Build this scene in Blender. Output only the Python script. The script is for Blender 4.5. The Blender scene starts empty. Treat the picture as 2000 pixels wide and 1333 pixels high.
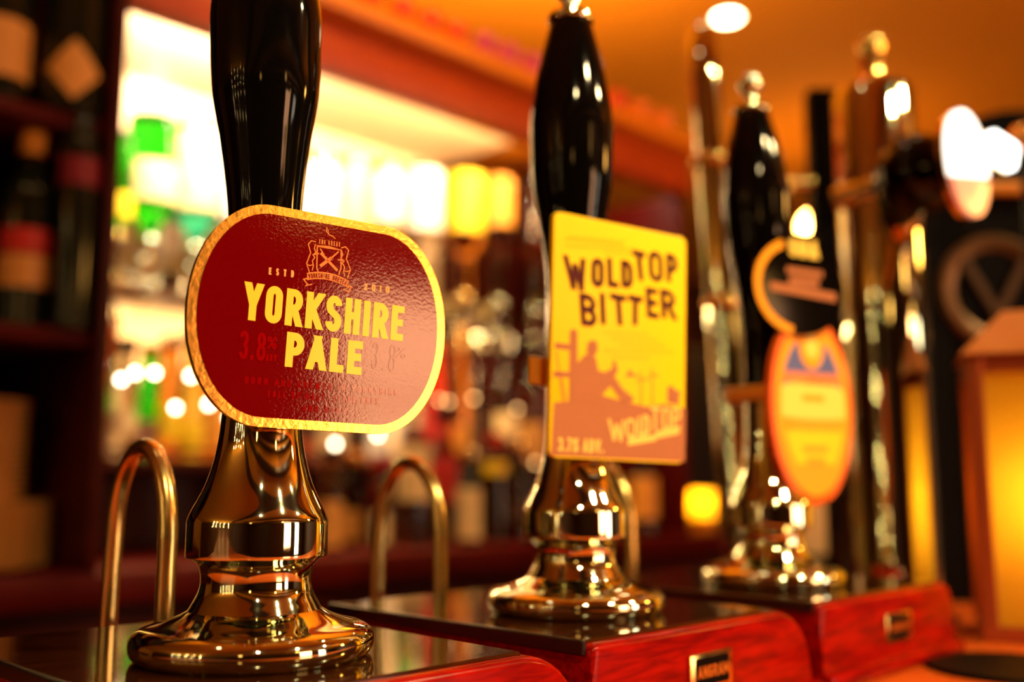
import bpy, bmesh, math, random
from math import sin, cos, pi, radians, sqrt, tan, atan
from mathutils import Vector, Matrix
random.seed(7)
SC = bpy.context.scene
COL = SC.collection

# ------------------------------------------------------------------ camera, world, exposure
# world axes: X runs along the bar, Y runs from the customers to the back shelves, Z is up
EYE = 1.167
F = 1944.0
PITCH = atan(274 / 1944)
cam = bpy.data.cameras.new('camera')
cam.lens = 35.0
cam.sensor_width = 36.0
cam.clip_start = 0.02
cam.dof.use_dof = True
cam.dof.focus_distance = 0.395
cam.dof.aperture_fstop = 3.3
cam_o = bpy.data.objects.new('camera', cam)
COL.objects.link(cam_o)
cam_o.location = (0, 0, EYE)
cam_o.rotation_euler = (pi / 2 + PITCH, 0, radians(-45))
SC.camera = cam_o
SC.view_settings.view_transform = 'Standard'
SC.view_settings.look = 'None'
SC.view_settings.exposure = 0.0
SC.view_settings.gamma = 1.0
SC.view_settings.use_curve_mapping = False
SC.cycles.use_denoising = True
SC.cycles.max_bounces = 10
SC.cycles.transmission_bounces = 8
SC.cycles.caustics_reflective = False
SC.cycles.caustics_refractive = False
SC.cycles.sample_clamp_indirect = 6.0
w = bpy.data.worlds.new('night')
SC.world = w
w.use_nodes = True
w.node_tree.nodes['Background'].inputs[0].default_value = (0.10, 0.05, 0.02, 1)
w.node_tree.nodes['Background'].inputs[1].default_value = 0.05

ORANGE = (1.0, 0.40, 0.09)
WARM = (1.0, 0.62, 0.28)
BARLIGHT = (1.0, 0.76, 0.36)


def lamp(name, kind, loc, energy, color, size=0.05, rot=None, **kw):
    l = bpy.data.lights.new(name, kind)
    l.energy = energy
    l.color = color
    if kind == 'AREA':
        l.shape = 'RECTANGLE'
        l.size = size[0]
        l.size_y = size[1]
    else:
        l.shadow_soft_size = size
    for k, v in kw.items():
        setattr(l, k, v)
    o = bpy.data.objects.new(name, l)
    o.location = loc
    if rot:
        o.rotation_euler = rot
    COL.objects.link(o)
    return o


def aim(o, target):
    d = Vector(target) - Vector(o.location)
    o.rotation_euler = d.to_track_quat('-Z', 'Y').to_euler()


CEIL = 2.40
# the room's lamps: downlights in the ceiling over the bar and the customers, with added fill beams
# position, watts, what it is aimed at, cone in degrees, colour
DOWN = [(-0.35, -0.78, 45, (.05, .22, 1.1), 50, BARLIGHT), (0.60, -0.78, 82, (.52, .26, 1.12), 50, BARLIGHT), (1.45, -0.78, 78, (.85, .26, 1.1), 52, BARLIGHT),
        (2.184, 1.37, 6, (2.2, 1.4, 0), 110, ORANGE), (0.2, -2.4, 30, (.2, -2.4, 0), 90, ORANGE), (1.9, -2.4, 30, (1.9, -2.4, 0), 90, ORANGE),
        (0.62, 0.50, 21, (1.05, 1.15, 1.84), 74, (1.0, 0.50, 0.14)), (-0.15, 0.55, 4.5, (.36, 1.20, 1.60), 40, (1.0, 0.60, 0.22)),  # fill beams added to brighten the canopy and the wine cabinet
        (0.75, 0.62, 6, (.80, 1.40, 1.27), 52, (1.0, 0.68, 0.32)), (1.15, 0.35, 16, (1.57, .74, 1.05), 24, (1.0, 0.75, 0.35))]  # fill beams added to brighten the shelf bottles and the cream board
for x, y, e, to, cone, c in DOWN:
    o = lamp('downlight_beam', 'SPOT', (x, y, CEIL - 0.03), e, c, 0.035, spot_size=radians(cone), spot_blend=0.6)
    aim(o, to)
# unseen light strips added to brighten the back bar: two under its canopy, one under the optic rail
STRIP = [(0.66, 1.205, 1.772, 8.5, .29, 98), (1.12, 1.205, 1.772, 4.5, .45, 94), (1.0, 1.475, 1.468, 7, .9, -8)]
for x, y, z, e, l_, a in STRIP:
    lamp('fill_strip', 'AREA', (x, y, z), e, (1.0, .80, .58) if l_ < .3 else WARM, (l_, 0.015), rot=(radians(a), 0, 0))
# an unseen strip added on top of the canopy to brighten the ceiling
lamp('ceiling_fill', 'AREA', (1.15, 1.40, 1.90), 18, (1.0, 0.55, 0.13), (1.1, 0.04), rot=(pi, 0, 0))
# globe lamps added out in the room to light the ceiling and give glints
FILL_GLOBES = [(-1.6, -1.6, 1.95), (0.6, -1.9, 1.98), (2.5, -0.9, 1.98), (1.6, -3.1, 1.95), (3.16, 1.65, 2.05)]

# ------------------------------------------------------------------ measuring helpers
R0 = Vector((sqrt(.5), -sqrt(.5), 0))
F0 = Vector((sqrt(.5), sqrt(.5), 0))
CF = F0 * cos(PITCH) + Vector((0, 0, sin(PITCH)))
CU = -F0 * sin(PITCH) + Vector((0, 0, cos(PITCH)))
C0 = Vector((0, 0, EYE))


def ray(px, py):
    return CF + R0 * ((px - 1000) / F) + CU * ((666.5 - py) / F)


def at(px, py, Y):
    """point on the plane Y = const, seen at a photo pixel"""
    r = ray(px, py)
    return C0 + r * (Y / r.y)


def atd(px, py, d):
    """point at horizontal depth d from the eye"""
    r = ray(px, py)
    return C0 + r * (d / r.dot(F0))


# ------------------------------------------------------------------ materials
def mat(name, col, rough=0.5, metal=0.0, trans=0.0, emit=None, es=0.0, coat=0.0, bump=None, grain=None, ior=1.45, spec=None, sheen=None):
    m = bpy.data.materials.new(name)
    m.use_nodes = True
    nt = m.node_tree
    b = nt.nodes['Principled BSDF']
    b.inputs['Base Color'].default_value = (*col, 1)
    b.inputs['Roughness'].default_value = rough
    b.inputs['Metallic'].default_value = metal
    b.inputs['Transmission Weight'].default_value = trans
    b.inputs['IOR'].default_value = ior
    if spec is not None:
        b.inputs['Specular IOR Level'].default_value = spec
    if coat:
        b.inputs['Coat Weight'].default_value = coat
        b.inputs['Coat Roughness'].default_value = 0.06
    if emit:
        b.inputs['Emission Color'].default_value = (*emit, 1)
        b.inputs['Emission Strength'].default_value = es
    tc = nt.nodes.new('ShaderNodeTexCoord')
    if grain:      # (second colour, scale xyz): streaks of wood
        mp = nt.nodes.new('ShaderNodeMapping')
        mp.inputs['Scale'].default_value = grain[1]
        nz = nt.nodes.new('ShaderNodeTexNoise')
        nz.inputs['Scale'].default_value = 4.0
        nz.inputs['Detail'].default_value = 6.0
        nz.inputs['Distortion'].default_value = 0.6
        rp = nt.nodes.new('ShaderNodeValToRGB')
        rp.color_ramp.elements[0].position = 0.35
        rp.color_ramp.elements[1].position = 0.68
        rp.color_ramp.elements[0].color = (*col, 1)
        rp.color_ramp.elements[1].color = (*grain[0], 1)
        nt.links.new(tc.outputs['Object'], mp.inputs[0])
        nt.links.new(mp.outputs[0], nz.inputs['Vector'])
        nt.links.new(nz.outputs[0], rp.inputs[0])
        nt.links.new(rp.outputs[0], b.inputs['Base Color'])
    if bump:       # (scale, strength, distance)
        nz = nt.nodes.new('ShaderNodeTexNoise')
        nz.inputs['Scale'].default_value = bump[0]
        nz.inputs['Detail'].default_value = 3.0
        bp = nt.nodes.new('ShaderNodeBump')
        bp.inputs['Strength'].default_value = bump[1]
        bp.inputs['Distance'].default_value = bump[2]
        nt.links.new(tc.outputs['Object'], nz.inputs['Vector'])
        nt.links.new(nz.outputs[0], bp.inputs['Height'])
        nt.links.new(bp.outputs[0], b.inputs['Normal'])
        if coat:
            nt.links.new(bp.outputs[0], b.inputs['Coat Normal'])
    return m


M = {}
M['chrome'] = mat('chrome', (.77, .81, .57), .04, 1.0)
M['brass'] = mat('brass', (.95, .62, .18), .16, 1.0)
M['brushed'] = mat('brushed_metal', (.74, .56, .20), .24, 1.0)
M['black_gloss'] = mat('black_gloss', (.002, .0016, .0013), .06, spec=.26)
M['mahogany'] = mat('mahogany', (.15, .0012, .0002), .20, spec=.15, grain=((.35, .0042, .0006), (9, 70, 70)))
M['mahogany_top'] = mat('mahogany_top', (.022, .005, .0012), .07, coat=0.2, grain=((.045, .010, .002), (10, 40, 40)))
M['dark_line'] = mat('dark_edge', (.008, .004, .003), .3)
M['counter'] = mat('counter_wood', (.62, .085, .006), .30, coat=0.3, grain=((.75, .14, .012), (6, 50, 50)))
M['gold_rim'] = mat('gold_rim', (.98, .55, .10), .22, 1.0, bump=(420, .18, .0006))
M['clip_red'] = mat('clip_red', (.13, .0002, .0008), .055, bump=(900, .20, .00016), ior=1.5)
M['ink_yellow'] = mat('ink_yellow', (.95, .62, .025), .25)
M['ink_orange'] = mat('ink_orange', (.75, .20, .03), .3)
M['ink_rim_orange'] = mat('ink_rim_orange', (.95, .15, .002), .35, spec=.3)
M['ink_peach'] = mat('ink_peach', (.85, .38, .10), .3)
M['ink_red'] = mat('ink_red', (.24, .0006, .001), .055, ior=1.5)
M['ink_ghost'] = mat('ink_ghost_red', (.15, .0006, .001), .12, ior=1.5)  # print toned close to the red face, standing in for glare over it
M['clip_yellow'] = mat('clip_yellow', (1.0, .66, .001), .4, spec=.2)
M['clip_yellow_side'] = mat('clip_edge', (.85, .38, .02), .4)
M['ink_brown'] = mat('ink_brown', (.075, .006, .002), .4, spec=.15)
M['ink_tan'] = mat('ink_tan', (.42, .14, .04), .4, spec=.25)
M['ink_dim'] = mat('ink_dim', (.86, .47, .002), .4, spec=.2)
M['ink_pale'] = mat('ink_pale', (.95, .64, .08), .4)
M['ink_blue'] = mat('ink_blue', (.085, .10, .30), .3)
M['ink_cream'] = mat('ink_cream', (1.0, .72, .12), .4, spec=.2)
M['ink_gold'] = mat('ink_gold', (1.0, .40, .002), .4, spec=.2)
M['bracket'] = mat('bracket_orange', (.85, .33, .03), .3)
M['wood_dark'] = mat('back_bar_wood', (.040, .0035, .0010), .40, spec=.15, grain=((.075, .0075, .0015), (6, 50, 50)))
M['wood_red'] = mat('back_counter_wood', (.055, .0011, .0003), .5, spec=.10, grain=((.09, .0028, .0005), (6, 50, 50)))
M['wood_fascia'] = mat('canopy_wood', (.40, .045, .002), .4, grain=((.55, .075, .004), (6, 50, 50)))
M['wood_mould'] = mat('canopy_moulding_wood', (.85, .27, .008), .35)
M['black'] = mat('matt_black', (.003, .002, .002), .5, spec=.04)
M['near_black'] = mat('dark_interior', (.004, .0015, .001), .6)  # one even near-black tone for the cupboards
M['mirror_cream'] = mat('cream_panel', (.90, .70, .42), .45, bump=(30, .05, .002))
M['pub_wall'] = mat('dark_panelled_wall', (.07, .026, .009), .45, grain=((.11, .04, .014), (3, 3, .6)))
M['ochre'] = mat('ochre_plaster', (.55, .24, .035), .7, bump=(60, .15, .003))
M['ceil'] = mat('ceiling_plaster', (.90, .35, .016), .8, bump=(50, .12, .003))
M['floor'] = mat('floor_boards', (.05, .02, .01), .5, grain=((.08, .035, .015), (4, 40, 4)))
M['white_lit'] = mat('window_glow', (.8, .8, .8), .5, emit=(1.0, .84, .62), es=9.0)
M['white_dim'] = mat('window_glow_soft', (.8, .8, .8), .5, emit=(1.0, .47, .22), es=18)
M['lamp_disc'] = mat('lamp_disc', (.9, .9, .8), .5, emit=(1.0, .80, .48), es=30.0)
M['globe_bright'] = mat('globe_glow_bright', (.9, .8, .6), .5, emit=(1.0, .46, .08), es=85.0)
M['globe'] = mat('globe_glow', (.9, .8, .6), .5, emit=(1.0, .50, .12), es=11.0)
M['puck'] = mat('puck_glow', (.9, .9, .9), .5, emit=(1.0, .84, .60), es=900.0)
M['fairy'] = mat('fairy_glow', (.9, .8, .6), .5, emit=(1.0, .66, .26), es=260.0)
M['lens_white'] = mat('lens_white', (.9, .9, .9), .25, emit=(1.0, .97, .90), es=2.6)
M['lens_red'] = mat('lens_pink', (.85, .30, .18), .25, emit=(1.0, .40, .24), es=.62)
M['lens_rim'] = mat('lens_rim', (.8, .12, .03), .25)
M['copper'] = mat('lantern_copper', (.42, .10, .03), .3, 0.6)
M['lantern_roof'] = mat('lantern_roof', (.72, .28, .06), .3, 0.7)
M['cream'] = mat('cream_china', (.92, .56, .20), .3)
M['label_wine'] = mat('label_wine', (.20, .004, .02), .5)
M['label_cream'] = mat('label_cream', (.88, .66, .30), .5)
M['label_tan'] = mat('label_tan', (.70, .34, .07), .5)
M['label_dark'] = mat('label_dark', (.05, .018, .006), .5)
M['bulb'] = mat('glint_glow', (.9, .9, .9), .5, emit=(1.0, .80, .55), es=20)
M['glint_amber'] = mat('glint_glow_amber', (.9, .8, .6), .5, emit=(1.0, .55, .18), es=7)
M['label_white'] = mat('label_white', (.92, .88, .76), .5)
M['label_yellow'] = mat('label_yellow', (.98, .68, .01), .5)
M['label_orange'] = mat('label_orange', (.85, .36, .03), .5)
M['label_red'] = mat('label_red', (.55, .02, .015), .5)
M['label_pink'] = mat('label_pink', (.75, .36, .22), .5)
M['label_black'] = mat('label_black', (.02, .015, .01), .5)
M['g_green'] = mat('glass_green', (.012, .42, .008), .04, trans=1.0)
M['g_teal'] = mat('glass_teal', (.03, .52, .42), .04, trans=1.0)
M['g_clear'] = mat('glass_clear', (.95, .93, .84), .03, trans=1.0)
M['g_amber'] = mat('glass_amber', (.95, .38, .03), .04, trans=1.0)
M['g_brown'] = mat('glass_brown', (.30, .07, .012), .05, trans=1.0)
M['g_red'] = mat('glass_red', (.80, .04, .01), .05, trans=1.0)
M['g_yellow'] = mat('glass_yellow', (.95, .74, .10), .04, trans=1.0)
M['g_wine'] = mat('glass_wine', (.008, .012, .006), .08)
M['purple'] = mat('bauble_purple', (.55, .05, .30), .25)
M['redball'] = mat('bauble_red', (.70, .06, .02), .25)
M['orangeball'] = mat('bauble_orange', (.85, .25, .03), .25)
M['red_card'] = mat('red_card', (.40, .003, .001), .5, spec=.1)
M['flame'] = mat('flame', (1, .6, .2), .5, emit=(1.0, .45, .08), es=30)
pane = bpy.data.materials.new('amber_pane')
pane.use_nodes = True
nt = pane.node_tree
b = nt.nodes['Principled BSDF']
b.inputs['Base Color'].default_value = (.85, .46, .02, 1)
b.inputs['Roughness'].default_value = .25
tr = nt.nodes.new('ShaderNodeBsdfTranslucent')
tr.inputs[0].default_value = (.95, .62, .05, 1)
mx = nt.nodes.new('ShaderNodeMixShader')
mx.inputs[0].default_value = .7
nt.links.new(b.outputs[0], mx.inputs[1])
nt.links.new(tr.outputs[0], mx.inputs[2])
nt.links.new(mx.outputs[0], nt.nodes['Material Output'].inputs[0])
M['pane'] = pane


# ------------------------------------------------------------------ mesh helpers
def newbm():
    return bmesh.new()


def box(bm, x0, y0, z0, x1, y1, z1, bevel=0.0, seg=2):
    t = bmesh.new()
    vs = [t.verts.new((x, y, z)) for x in (x0, x1) for y in (y0, y1) for z in (z0, z1)]
    for f in ((0, 1, 3, 2), (4, 6, 7, 5), (0, 4, 5, 1), (2, 3, 7, 6), (0, 2, 6, 4), (1, 5, 7, 3)):
        t.faces.new([vs[i] for i in f])
    if bevel:
        bmesh.ops.bevel(t, geom=list(t.edges), offset=bevel, segments=seg, profile=.5, affect='EDGES')
    join(bm, t)


def join(bm, t, mtx=None):
    if mtx is not None:
        bmesh.ops.transform(t, matrix=mtx, verts=t.verts)
    me = bpy.data.meshes.new('t')
    t.to_mesh(me)
    t.free()
    bm.from_mesh(me)
    bpy.data.meshes.remove(me)


def lathe(bm, prof, n=32, c=(0, 0, 0), caps=True):
    rings = []
    for r, z in prof:
        if r < 1e-6:
            rings.append([bm.verts.new((c[0], c[1], c[2] + z))])
        else:
            rings.append([bm.verts.new((c[0] + r * cos(2 * pi * i / n), c[1] + r * sin(2 * pi * i / n), c[2] + z)) for i in range(n)])
    for a, b_ in zip(rings, rings[1:]):
        for i in range(n):
            j = (i + 1) % n
            if len(a) == 1 and len(b_) == 1:
                continue
            if len(a) == 1:
                bm.faces.new((a[0], b_[j], b_[i]))
            elif len(b_) == 1:
                bm.faces.new((a[i], a[j], b_[0]))
            else:
                bm.faces.new((a[i], a[j], b_[j], b_[i]))
    if caps:
        if len(rings[0]) > 1:
            bm.faces.new(rings[0][::-1])
        if len(rings[-1]) > 1:
            bm.faces.new(rings[-1])


def smoothprof(pts, n=6):
    """Catmull-Rom through (r, z) points; a repeated point keeps a sharp corner"""
    out = []
    P = [Vector(p) for p in pts]
    for i in range(len(P) - 1):
        p1, p2 = P[i], P[i + 1]
        if (p2 - p1).length < 1e-7:
            continue
        p0 = P[i - 1] if i > 0 and (P[i - 1] - p1).length > 1e-7 else p1
        p3 = P[i + 2] if i + 2 < len(P) and (P[i + 2] - p2).length > 1e-7 else p2
        for k in range(n):
            t = k / n
            q = .5 * ((2 * p1) + (p2 - p0) * t + (2 * p0 - 5 * p1 + 4 * p2 - p3) * t * t + (3 * p1 - p0 - 3 * p2 + p3) * t ** 3)
            out.append((max(q.x, 0), q.y))
    out.append(tuple(P[-1]))
    return out


def tube(bm, pts, r, n=14):
    P = [Vector(p) for p in pts]
    rs = r if isinstance(r, (list, tuple)) else [r] * len(P)
    rings = []
    up = None
    for i, p in enumerate(P):
        d = (P[min(i + 1, len(P) - 1)] - P[max(i - 1, 0)]).normalized()
        if up is None:
            up = d.orthogonal().normalized()
        up = (up - d * up.dot(d)).normalized()
        s = d.cross(up)
        rings.append([bm.verts.new(p + (up * cos(2 * pi * k / n) + s * sin(2 * pi * k / n)) * rs[i]) for k in range(n)])
    for a, b_ in zip(rings, rings[1:]):
        for k in range(n):
            bm.faces.new((a[k], a[(k + 1) % n], b_[(k + 1) % n], b_[k]))
    bm.faces.new(rings[0][::-1])
    bm.faces.new(rings[-1])


def sphere(bm, c, r, n=16, sz=1.0):
    k = n // 2
    lathe(bm, [(r * sin(pi * i / k) if 0 < i < k else 0, -r * sz * cos(pi * i / k)) for i in range(k + 1)], n, c)


def prism(bm, outline, z0, z1, bevel=0.0, seg=3):
    """outline in local xy, extruded along z; bevel rounds the edges"""
    t = bmesh.new()
    a = [t.verts.new((x, y, z0)) for x, y in outline]
    b_ = [t.verts.new((x, y, z1)) for x, y in outline]
    n = len(a)
    t.faces.new(a[::-1])
    top = t.faces.new(b_)
    for i in range(n):
        t.faces.new((a[i], a[(i + 1) % n], b_[(i + 1) % n], b_[i]))
    if bevel:
        bmesh.ops.bevel(t, geom=list(top.edges), offset=bevel, segments=seg, profile=.5, affect='EDGES')
    join(bm, t)


def poly(bm, pts, z=0.0):
    if len(pts) >= 3:
        bm.faces.new([bm.verts.new((p[0], p[1], z)) for p in pts])


def flip(bm, M4):
    bmesh.ops.transform(bm, matrix=M4, verts=bm.verts)


def obj(name, bm, m, parent=None, smooth=True, loc=None, rot=None, sharp=35):
    bmesh.ops.recalc_face_normals(bm, faces=bm.faces) if len(bm.faces) < 60000 else None
    me = bpy.data.meshes.new(name)
    bm.to_mesh(me)
    bm.free()
    if smooth:
        for p in me.polygons:
            p.use_smooth = True
        me.set_sharp_from_angle(angle=radians(sharp))
    for mm in (m if isinstance(m, (list, tuple)) else [m]):
        me.materials.append(M[mm] if isinstance(mm, str) else mm)
    o = bpy.data.objects.new(name, me)
    COL.objects.link(o)
    if parent:
        o.parent = parent
    if loc is not None:
        o.location = loc
    if rot is not None:
        o.rotation_euler = rot
    return o


def tag(o, label, cat, group=None):
    o['label'] = label
    o['category'] = cat
    if group:
        o['group'] = group
    return o


def thing(name, label, cat, loc=(0, 0, 0), rotz=0, group=None, mtx=None):
    o = bpy.data.objects.new(name, None)
    o.empty_display_size = .02
    COL.objects.link(o)
    if mtx is not None:
        o.matrix_world = mtx
    else:
        o.location = loc
        o.rotation_euler = (0, 0, rotz)
    return tag(o, label, cat, group)


def struct(name, bm, m, smooth=False):
    o = obj(name, bm, m, None, smooth)
    o['kind'] = 'structure'
    return o


# ------------------------------------------------------------------ stroke lettering
def arc(cx, cy, rx, ry, a0, a1, n=9):
    return [(cx + rx * cos(radians(a0 + (a1 - a0) * i / n)), cy + ry * sin(radians(a0 + (a1 - a0) * i / n))) for i in range(n + 1)]


RY = .21
BOWL = lambda y0, y1: [(0, y1), (.45, y1)] + arc(.45, y1 - (y1 - y0) / 2, .55, (y1 - y0) / 2, 90, -90, 10) + [(.45, y0), (0, y0)]
GL = {
    'A': ([[(0, 0), (.5, 1)], [(.5, 1), (1, 0)], [(.2, .3), (.8, .3)]], 1.08),
    'B': ([[(0, 0), (0, 1)], BOWL(.52, 1), BOWL(0, .52)], 1),
    'C': ([arc(.5, 1 - RY, .5, RY, 0, 180) + arc(.5, RY, .5, RY, 180, 360)], 1),
    'D': ([[(0, 0), (0, 1)], [(0, 1), (.35, 1)] + arc(.35, 1 - .3, .65, .3, 90, 0, 6) + arc(.35, .3, .65, .3, 0, -90, 6) + [(.35, 0), (0, 0)]], 1),
    'E': ([[(0, 0), (0, 1)], [(0, 1), (1, 1)], [(0, .52), (.85, .52)], [(0, 0), (1, 0)]], .86),
    'F': ([[(0, 0), (0, 1)], [(0, 1), (1, 1)], [(0, .52), (.85, .52)]], .84),
    'G': ([arc(.5, 1 - RY, .5, RY, 0, 180) + arc(.5, RY, .5, RY, 180, 360), [(1, RY), (1, .47)], [(1, .47), (.55, .47)]], 1),
    'H': ([[(0, 0), (0, 1)], [(1, 0), (1, 1)], [(0, .52), (1, .52)]], 1),
    'I': ([[(.5, 0), (.5, 1)]], .0),
    'K': ([[(0, 0), (0, 1)], [(0, .36), (1, 1)], [(.3, .56), (1, 0)]], 1.05),
    'L': ([[(0, 0), (0, 1)], [(0, 0), (1, 0)]], .80),
    'M': ([[(0, 0), (0, 1)], [(0, 1), (.5, .2)], [(.5, .2), (1, 1)], [(1, 0), (1, 1)]], 1.3),
    'N': ([[(0, 0), (0, 1)], [(0, 1), (1, 0)], [(1, 0), (1, 1)]], 1.02),
    'O': ([arc(.5, 1 - RY, .5, RY, 0, 180) + arc(.5, RY, .5, RY, 180, 360) + [(1, 1 - RY)]], 1),
    'P': ([[(0, 0), (0, 1)], BOWL(.44, 1)], .98),
    'R': ([[(0, 0), (0, 1)], BOWL(.48, 1), [(.5, .48), (1, 0)]], 1.02),
    'S': ([arc(.5, 1 - RY, .5, RY, 0, 180) + [(0, .72), (.12, .60), (.88, .40), (1, .28)] + arc(.5, RY, .5, RY, 0, -180)], 1),
    'T': ([[(.5, 0), (.5, 1)], [(0, 1), (1, 1)]], .92),
    'U': ([[(0, 1), (0, RY)] + arc(.5, RY, .5, RY, 180, 360) + [(1, 1)]], 1),
    'V': ([[(0, 1), (.5, 0)], [(.5, 0), (1, 1)]], 1.05),
    'W': ([[(0, 1), (.26, 0)], [(.26, 0), (.5, .85)], [(.5, .85), (.74, 0)], [(.74, 0), (1, 1)]], 1.5),
    'Y': ([[(0, 1), (.5, .40)], [(1, 1), (.5, .40)], [(.5, 0), (.5, .45)]], 1.05),
    '0': ([arc(.5, 1 - RY, .5, RY, 0, 180) + arc(.5, RY, .5, RY, 180, 360) + [(1, 1 - RY)]], 1),
    '1': ([[(.6, 0), (.6, 1)], [(.6, 1), (.1, .8)]], .5),
    '2': ([arc(.5, 1 - RY, .5, RY, 180, 0) + [(1, .66), (0, 0)], [(0, 0), (1, 0)]], .95),
    '3': ([arc(.5, .76, .5, .24, 170, -80, 12) + [(.4, .52)], [(.4, .52)] + arc(.5, .26, .5, .26, 80, -170, 12)], .95),
    '7': ([[(0, 1), (1, 1)], [(1, 1), (.35, 0)]], .9),
    '8': ([arc(.5, .76, .46, .24, -90, 270, 18), arc(.5, .26, .5, .26, -90, 270, 18)], 1),
    '%': ([[(.1, 0), (.9, 1)], arc(.2, .8, .2, .18, 0, 360, 12), arc(.8, .2, .2, .18, 0, 360, 12)], 1.1),
    '.': ([[(.5, 0), (.5, .05)]], .0),
    ',': ([[(.6, .05), (.3, -.15)]], .1),
    ' ': ([], .45),
}


def clip_y(pts, lo, hi):
    for lim, sgn in ((lo, 1), (hi, -1)):
        out = []
        for i, p in enumerate(pts):
            q = pts[(i + 1) % len(pts)]
            a, b_ = (p[1] - lim) * sgn, (q[1] - lim) * sgn
            if a >= 0:
                out.append(p)
            if a * b_ < 0:
                t = a / (a - b_)
                out.append((p[0] + (q[0] - p[0]) * t, lim))
        pts = out
        if len(pts) < 3:
            return []
    return pts


def ribbon(bm, pts, sw, z, xf=None, lim=None):
    """a stroke of width sw along pts"""
    xf = xf or (lambda p: p)
    P = [Vector(p) for p in pts]
    clean = [P[0]]
    for p in P[1:]:
        if (p - clean[-1]).length > 1e-7:
            clean.append(p)
    P = clean
    if len(P) < 2:
        return
    if len(P) == 2 and lim:
        d = (P[1] - P[0]).normalized()
        if abs(d.x) > .05 and abs(d.y) > .05:
            for e, s in ((0, -1), (1, 1)):
                if abs(P[e].y - (lim[0] + sw / 2)) < 1e-6 or abs(P[e].y - (lim[1] - sw / 2)) < 1e-6:
                    P[e] = P[e] + d * s * sw * 1.2
        else:
            P[0] = P[0] - d * sw / 2
            P[1] = P[1] + d * sw / 2
    closed = (P[0] - P[-1]).length < 1e-6
    L, Rr = [], []
    for i, p in enumerate(P):
        a = P[i - 1] if i else (P[-2] if closed else None)
        c = P[i + 1] if i < len(P) - 1 else (P[1] if closed else None)
        d1 = (p - a).normalized() if a is not None else (c - p).normalized()
        d2 = (c - p).normalized() if c is not None else d1
        n1, n2 = Vector((-d1.y, d1.x)), Vector((-d2.y, d2.x))
        m = n1 + n2
        if m.length < .2:
            m = n1
        m.normalize()
        k = sw / 2 / max(.45, m.dot(n1))
        L.append(p + m * k)
        Rr.append(p - m * k)
    for i in range(len(P) - 1):
        q = [tuple(L[i]), tuple(L[i + 1]), tuple(Rr[i + 1]), tuple(Rr[i])]
        if lim and len(P) == 2:
            q = clip_y(q, lim[0], lim[1])
        if len(q) >= 3:
            poly(bm, [xf(v) for v in q], z)


def glyph(bm, ch, w_, h_, sw, z, xf):
    for k_, st in enumerate(GL[ch][0]):
        pts = [(sw / 2 + x * max(w_ - sw, 0), sw / 2 + y * (h_ - sw)) for x, y in st]
        if len(pts) == 2 and ch in 'IT.':
            pass
        ribbon(bm, pts, sw, z + k_ * 1.5e-5, xf, (0, h_) if ch != ',' else None)


def text(bm, s, u0, v0, width, h_, sw, z, gap=None, xf=None):
    """s set between u0 and u0+width, on baseline v0"""
    gap = sw * .55 if gap is None else gap
    fixed = sum(sw for c in s if GL[c][1] == 0) + gap * (len(s) - 1)
    tot = sum(GL[c][1] for c in s)
    unit = (width - fixed) / tot if tot else 0
    x = u0
    for c in s:
        cw = sw if GL[c][1] == 0 else GL[c][1] * unit
        base = (lambda X: (lambda p: (p[0] + X, p[1] + v0)))(x)
        f = base if xf is None else (lambda b_: (lambda p: xf(b_(p))))(base)
        glyph(bm, c, cw, h_, sw, z, f)
        x += cw + gap


# ------------------------------------------------------------------ the room
bm = newbm(); box(bm, -4, -4.2, -.05, 5.2, 4.2, 0); struct('floor', bm, 'floor')
bm = newbm(); box(bm, -4, -4.2, CEIL, 5.2, 4.2, CEIL + .05); struct('ceiling', bm, 'ceil')
bm = newbm(); box(bm, -4, 4.1, 0, 5.2, 4.2, CEIL); struct('wall_back', bm, 'ochre')
bm = newbm(); box(bm, -4.1, -4.2, 0, -4, 4.2, CEIL); struct('wall_left', bm, 'pub_wall')


def wall_with_hole(name, axis, c, a0, a1, h0, h1, ha0, ha1):
    bm = newbm()
    for (p0, q0, p1, q1) in ((a0, 0, ha0, CEIL), (ha1, 0, a1, CEIL), (ha0, 0, ha1, h0), (ha0, h1, ha1, CEIL)):
        if axis == 'y':
            box(bm, p0, c - .1, q0, p1, c, q1)
        else:
            box(bm, c, p0, q0, c + .1, p1, q1)
    struct(name, bm, 'pub_wall')


WIN = [('window_1', 'white_dim', 1.05, 2.10, .80, 2.15), ('window_2', 'white_lit', 2.75, 3.65, .40, 2.20)]
bm = newbm()
xs_ = [-4.0] + [v for w_ in WIN for v in w_[2:4]] + [5.2]
for k in range(0, len(xs_), 2):
    box(bm, xs_[k], -4.2, 0, xs_[k + 1], -4.1, CEIL)
for nm, mm, a, b_, c, d in WIN:
    box(bm, a, -4.2, 0, b_, -4.1, c)
    box(bm, a, -4.2, d, b_, -4.1, CEIL)
struct('wall_front', bm, 'pub_wall')
bm = newbm(); box(bm, 5.1, -4.2, 0, 5.2, 4.2, CEIL); struct('wall_right', bm, 'pub_wall')
for nm, mm, a, b_, c, d in WIN:
    bm = newbm(); box(bm, a, -4.17, c, b_, -4.15, d); wo = struct(nm, bm, mm)
    bm = newbm()
    for (x0, z0, x1, z1) in ((a, c, a + .04, d), (b_ - .04, c, b_, d), (a, c, b_, c + .04), (a, d - .04, b_, d), (a, c + (d - c) * .55, b_, c + (d - c) * .55 + .03)):
        box(bm, x0, -4.15, z0, x1, -4.09, z1)
    obj('window_frame', bm, 'wood_dark', wo, False)

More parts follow.
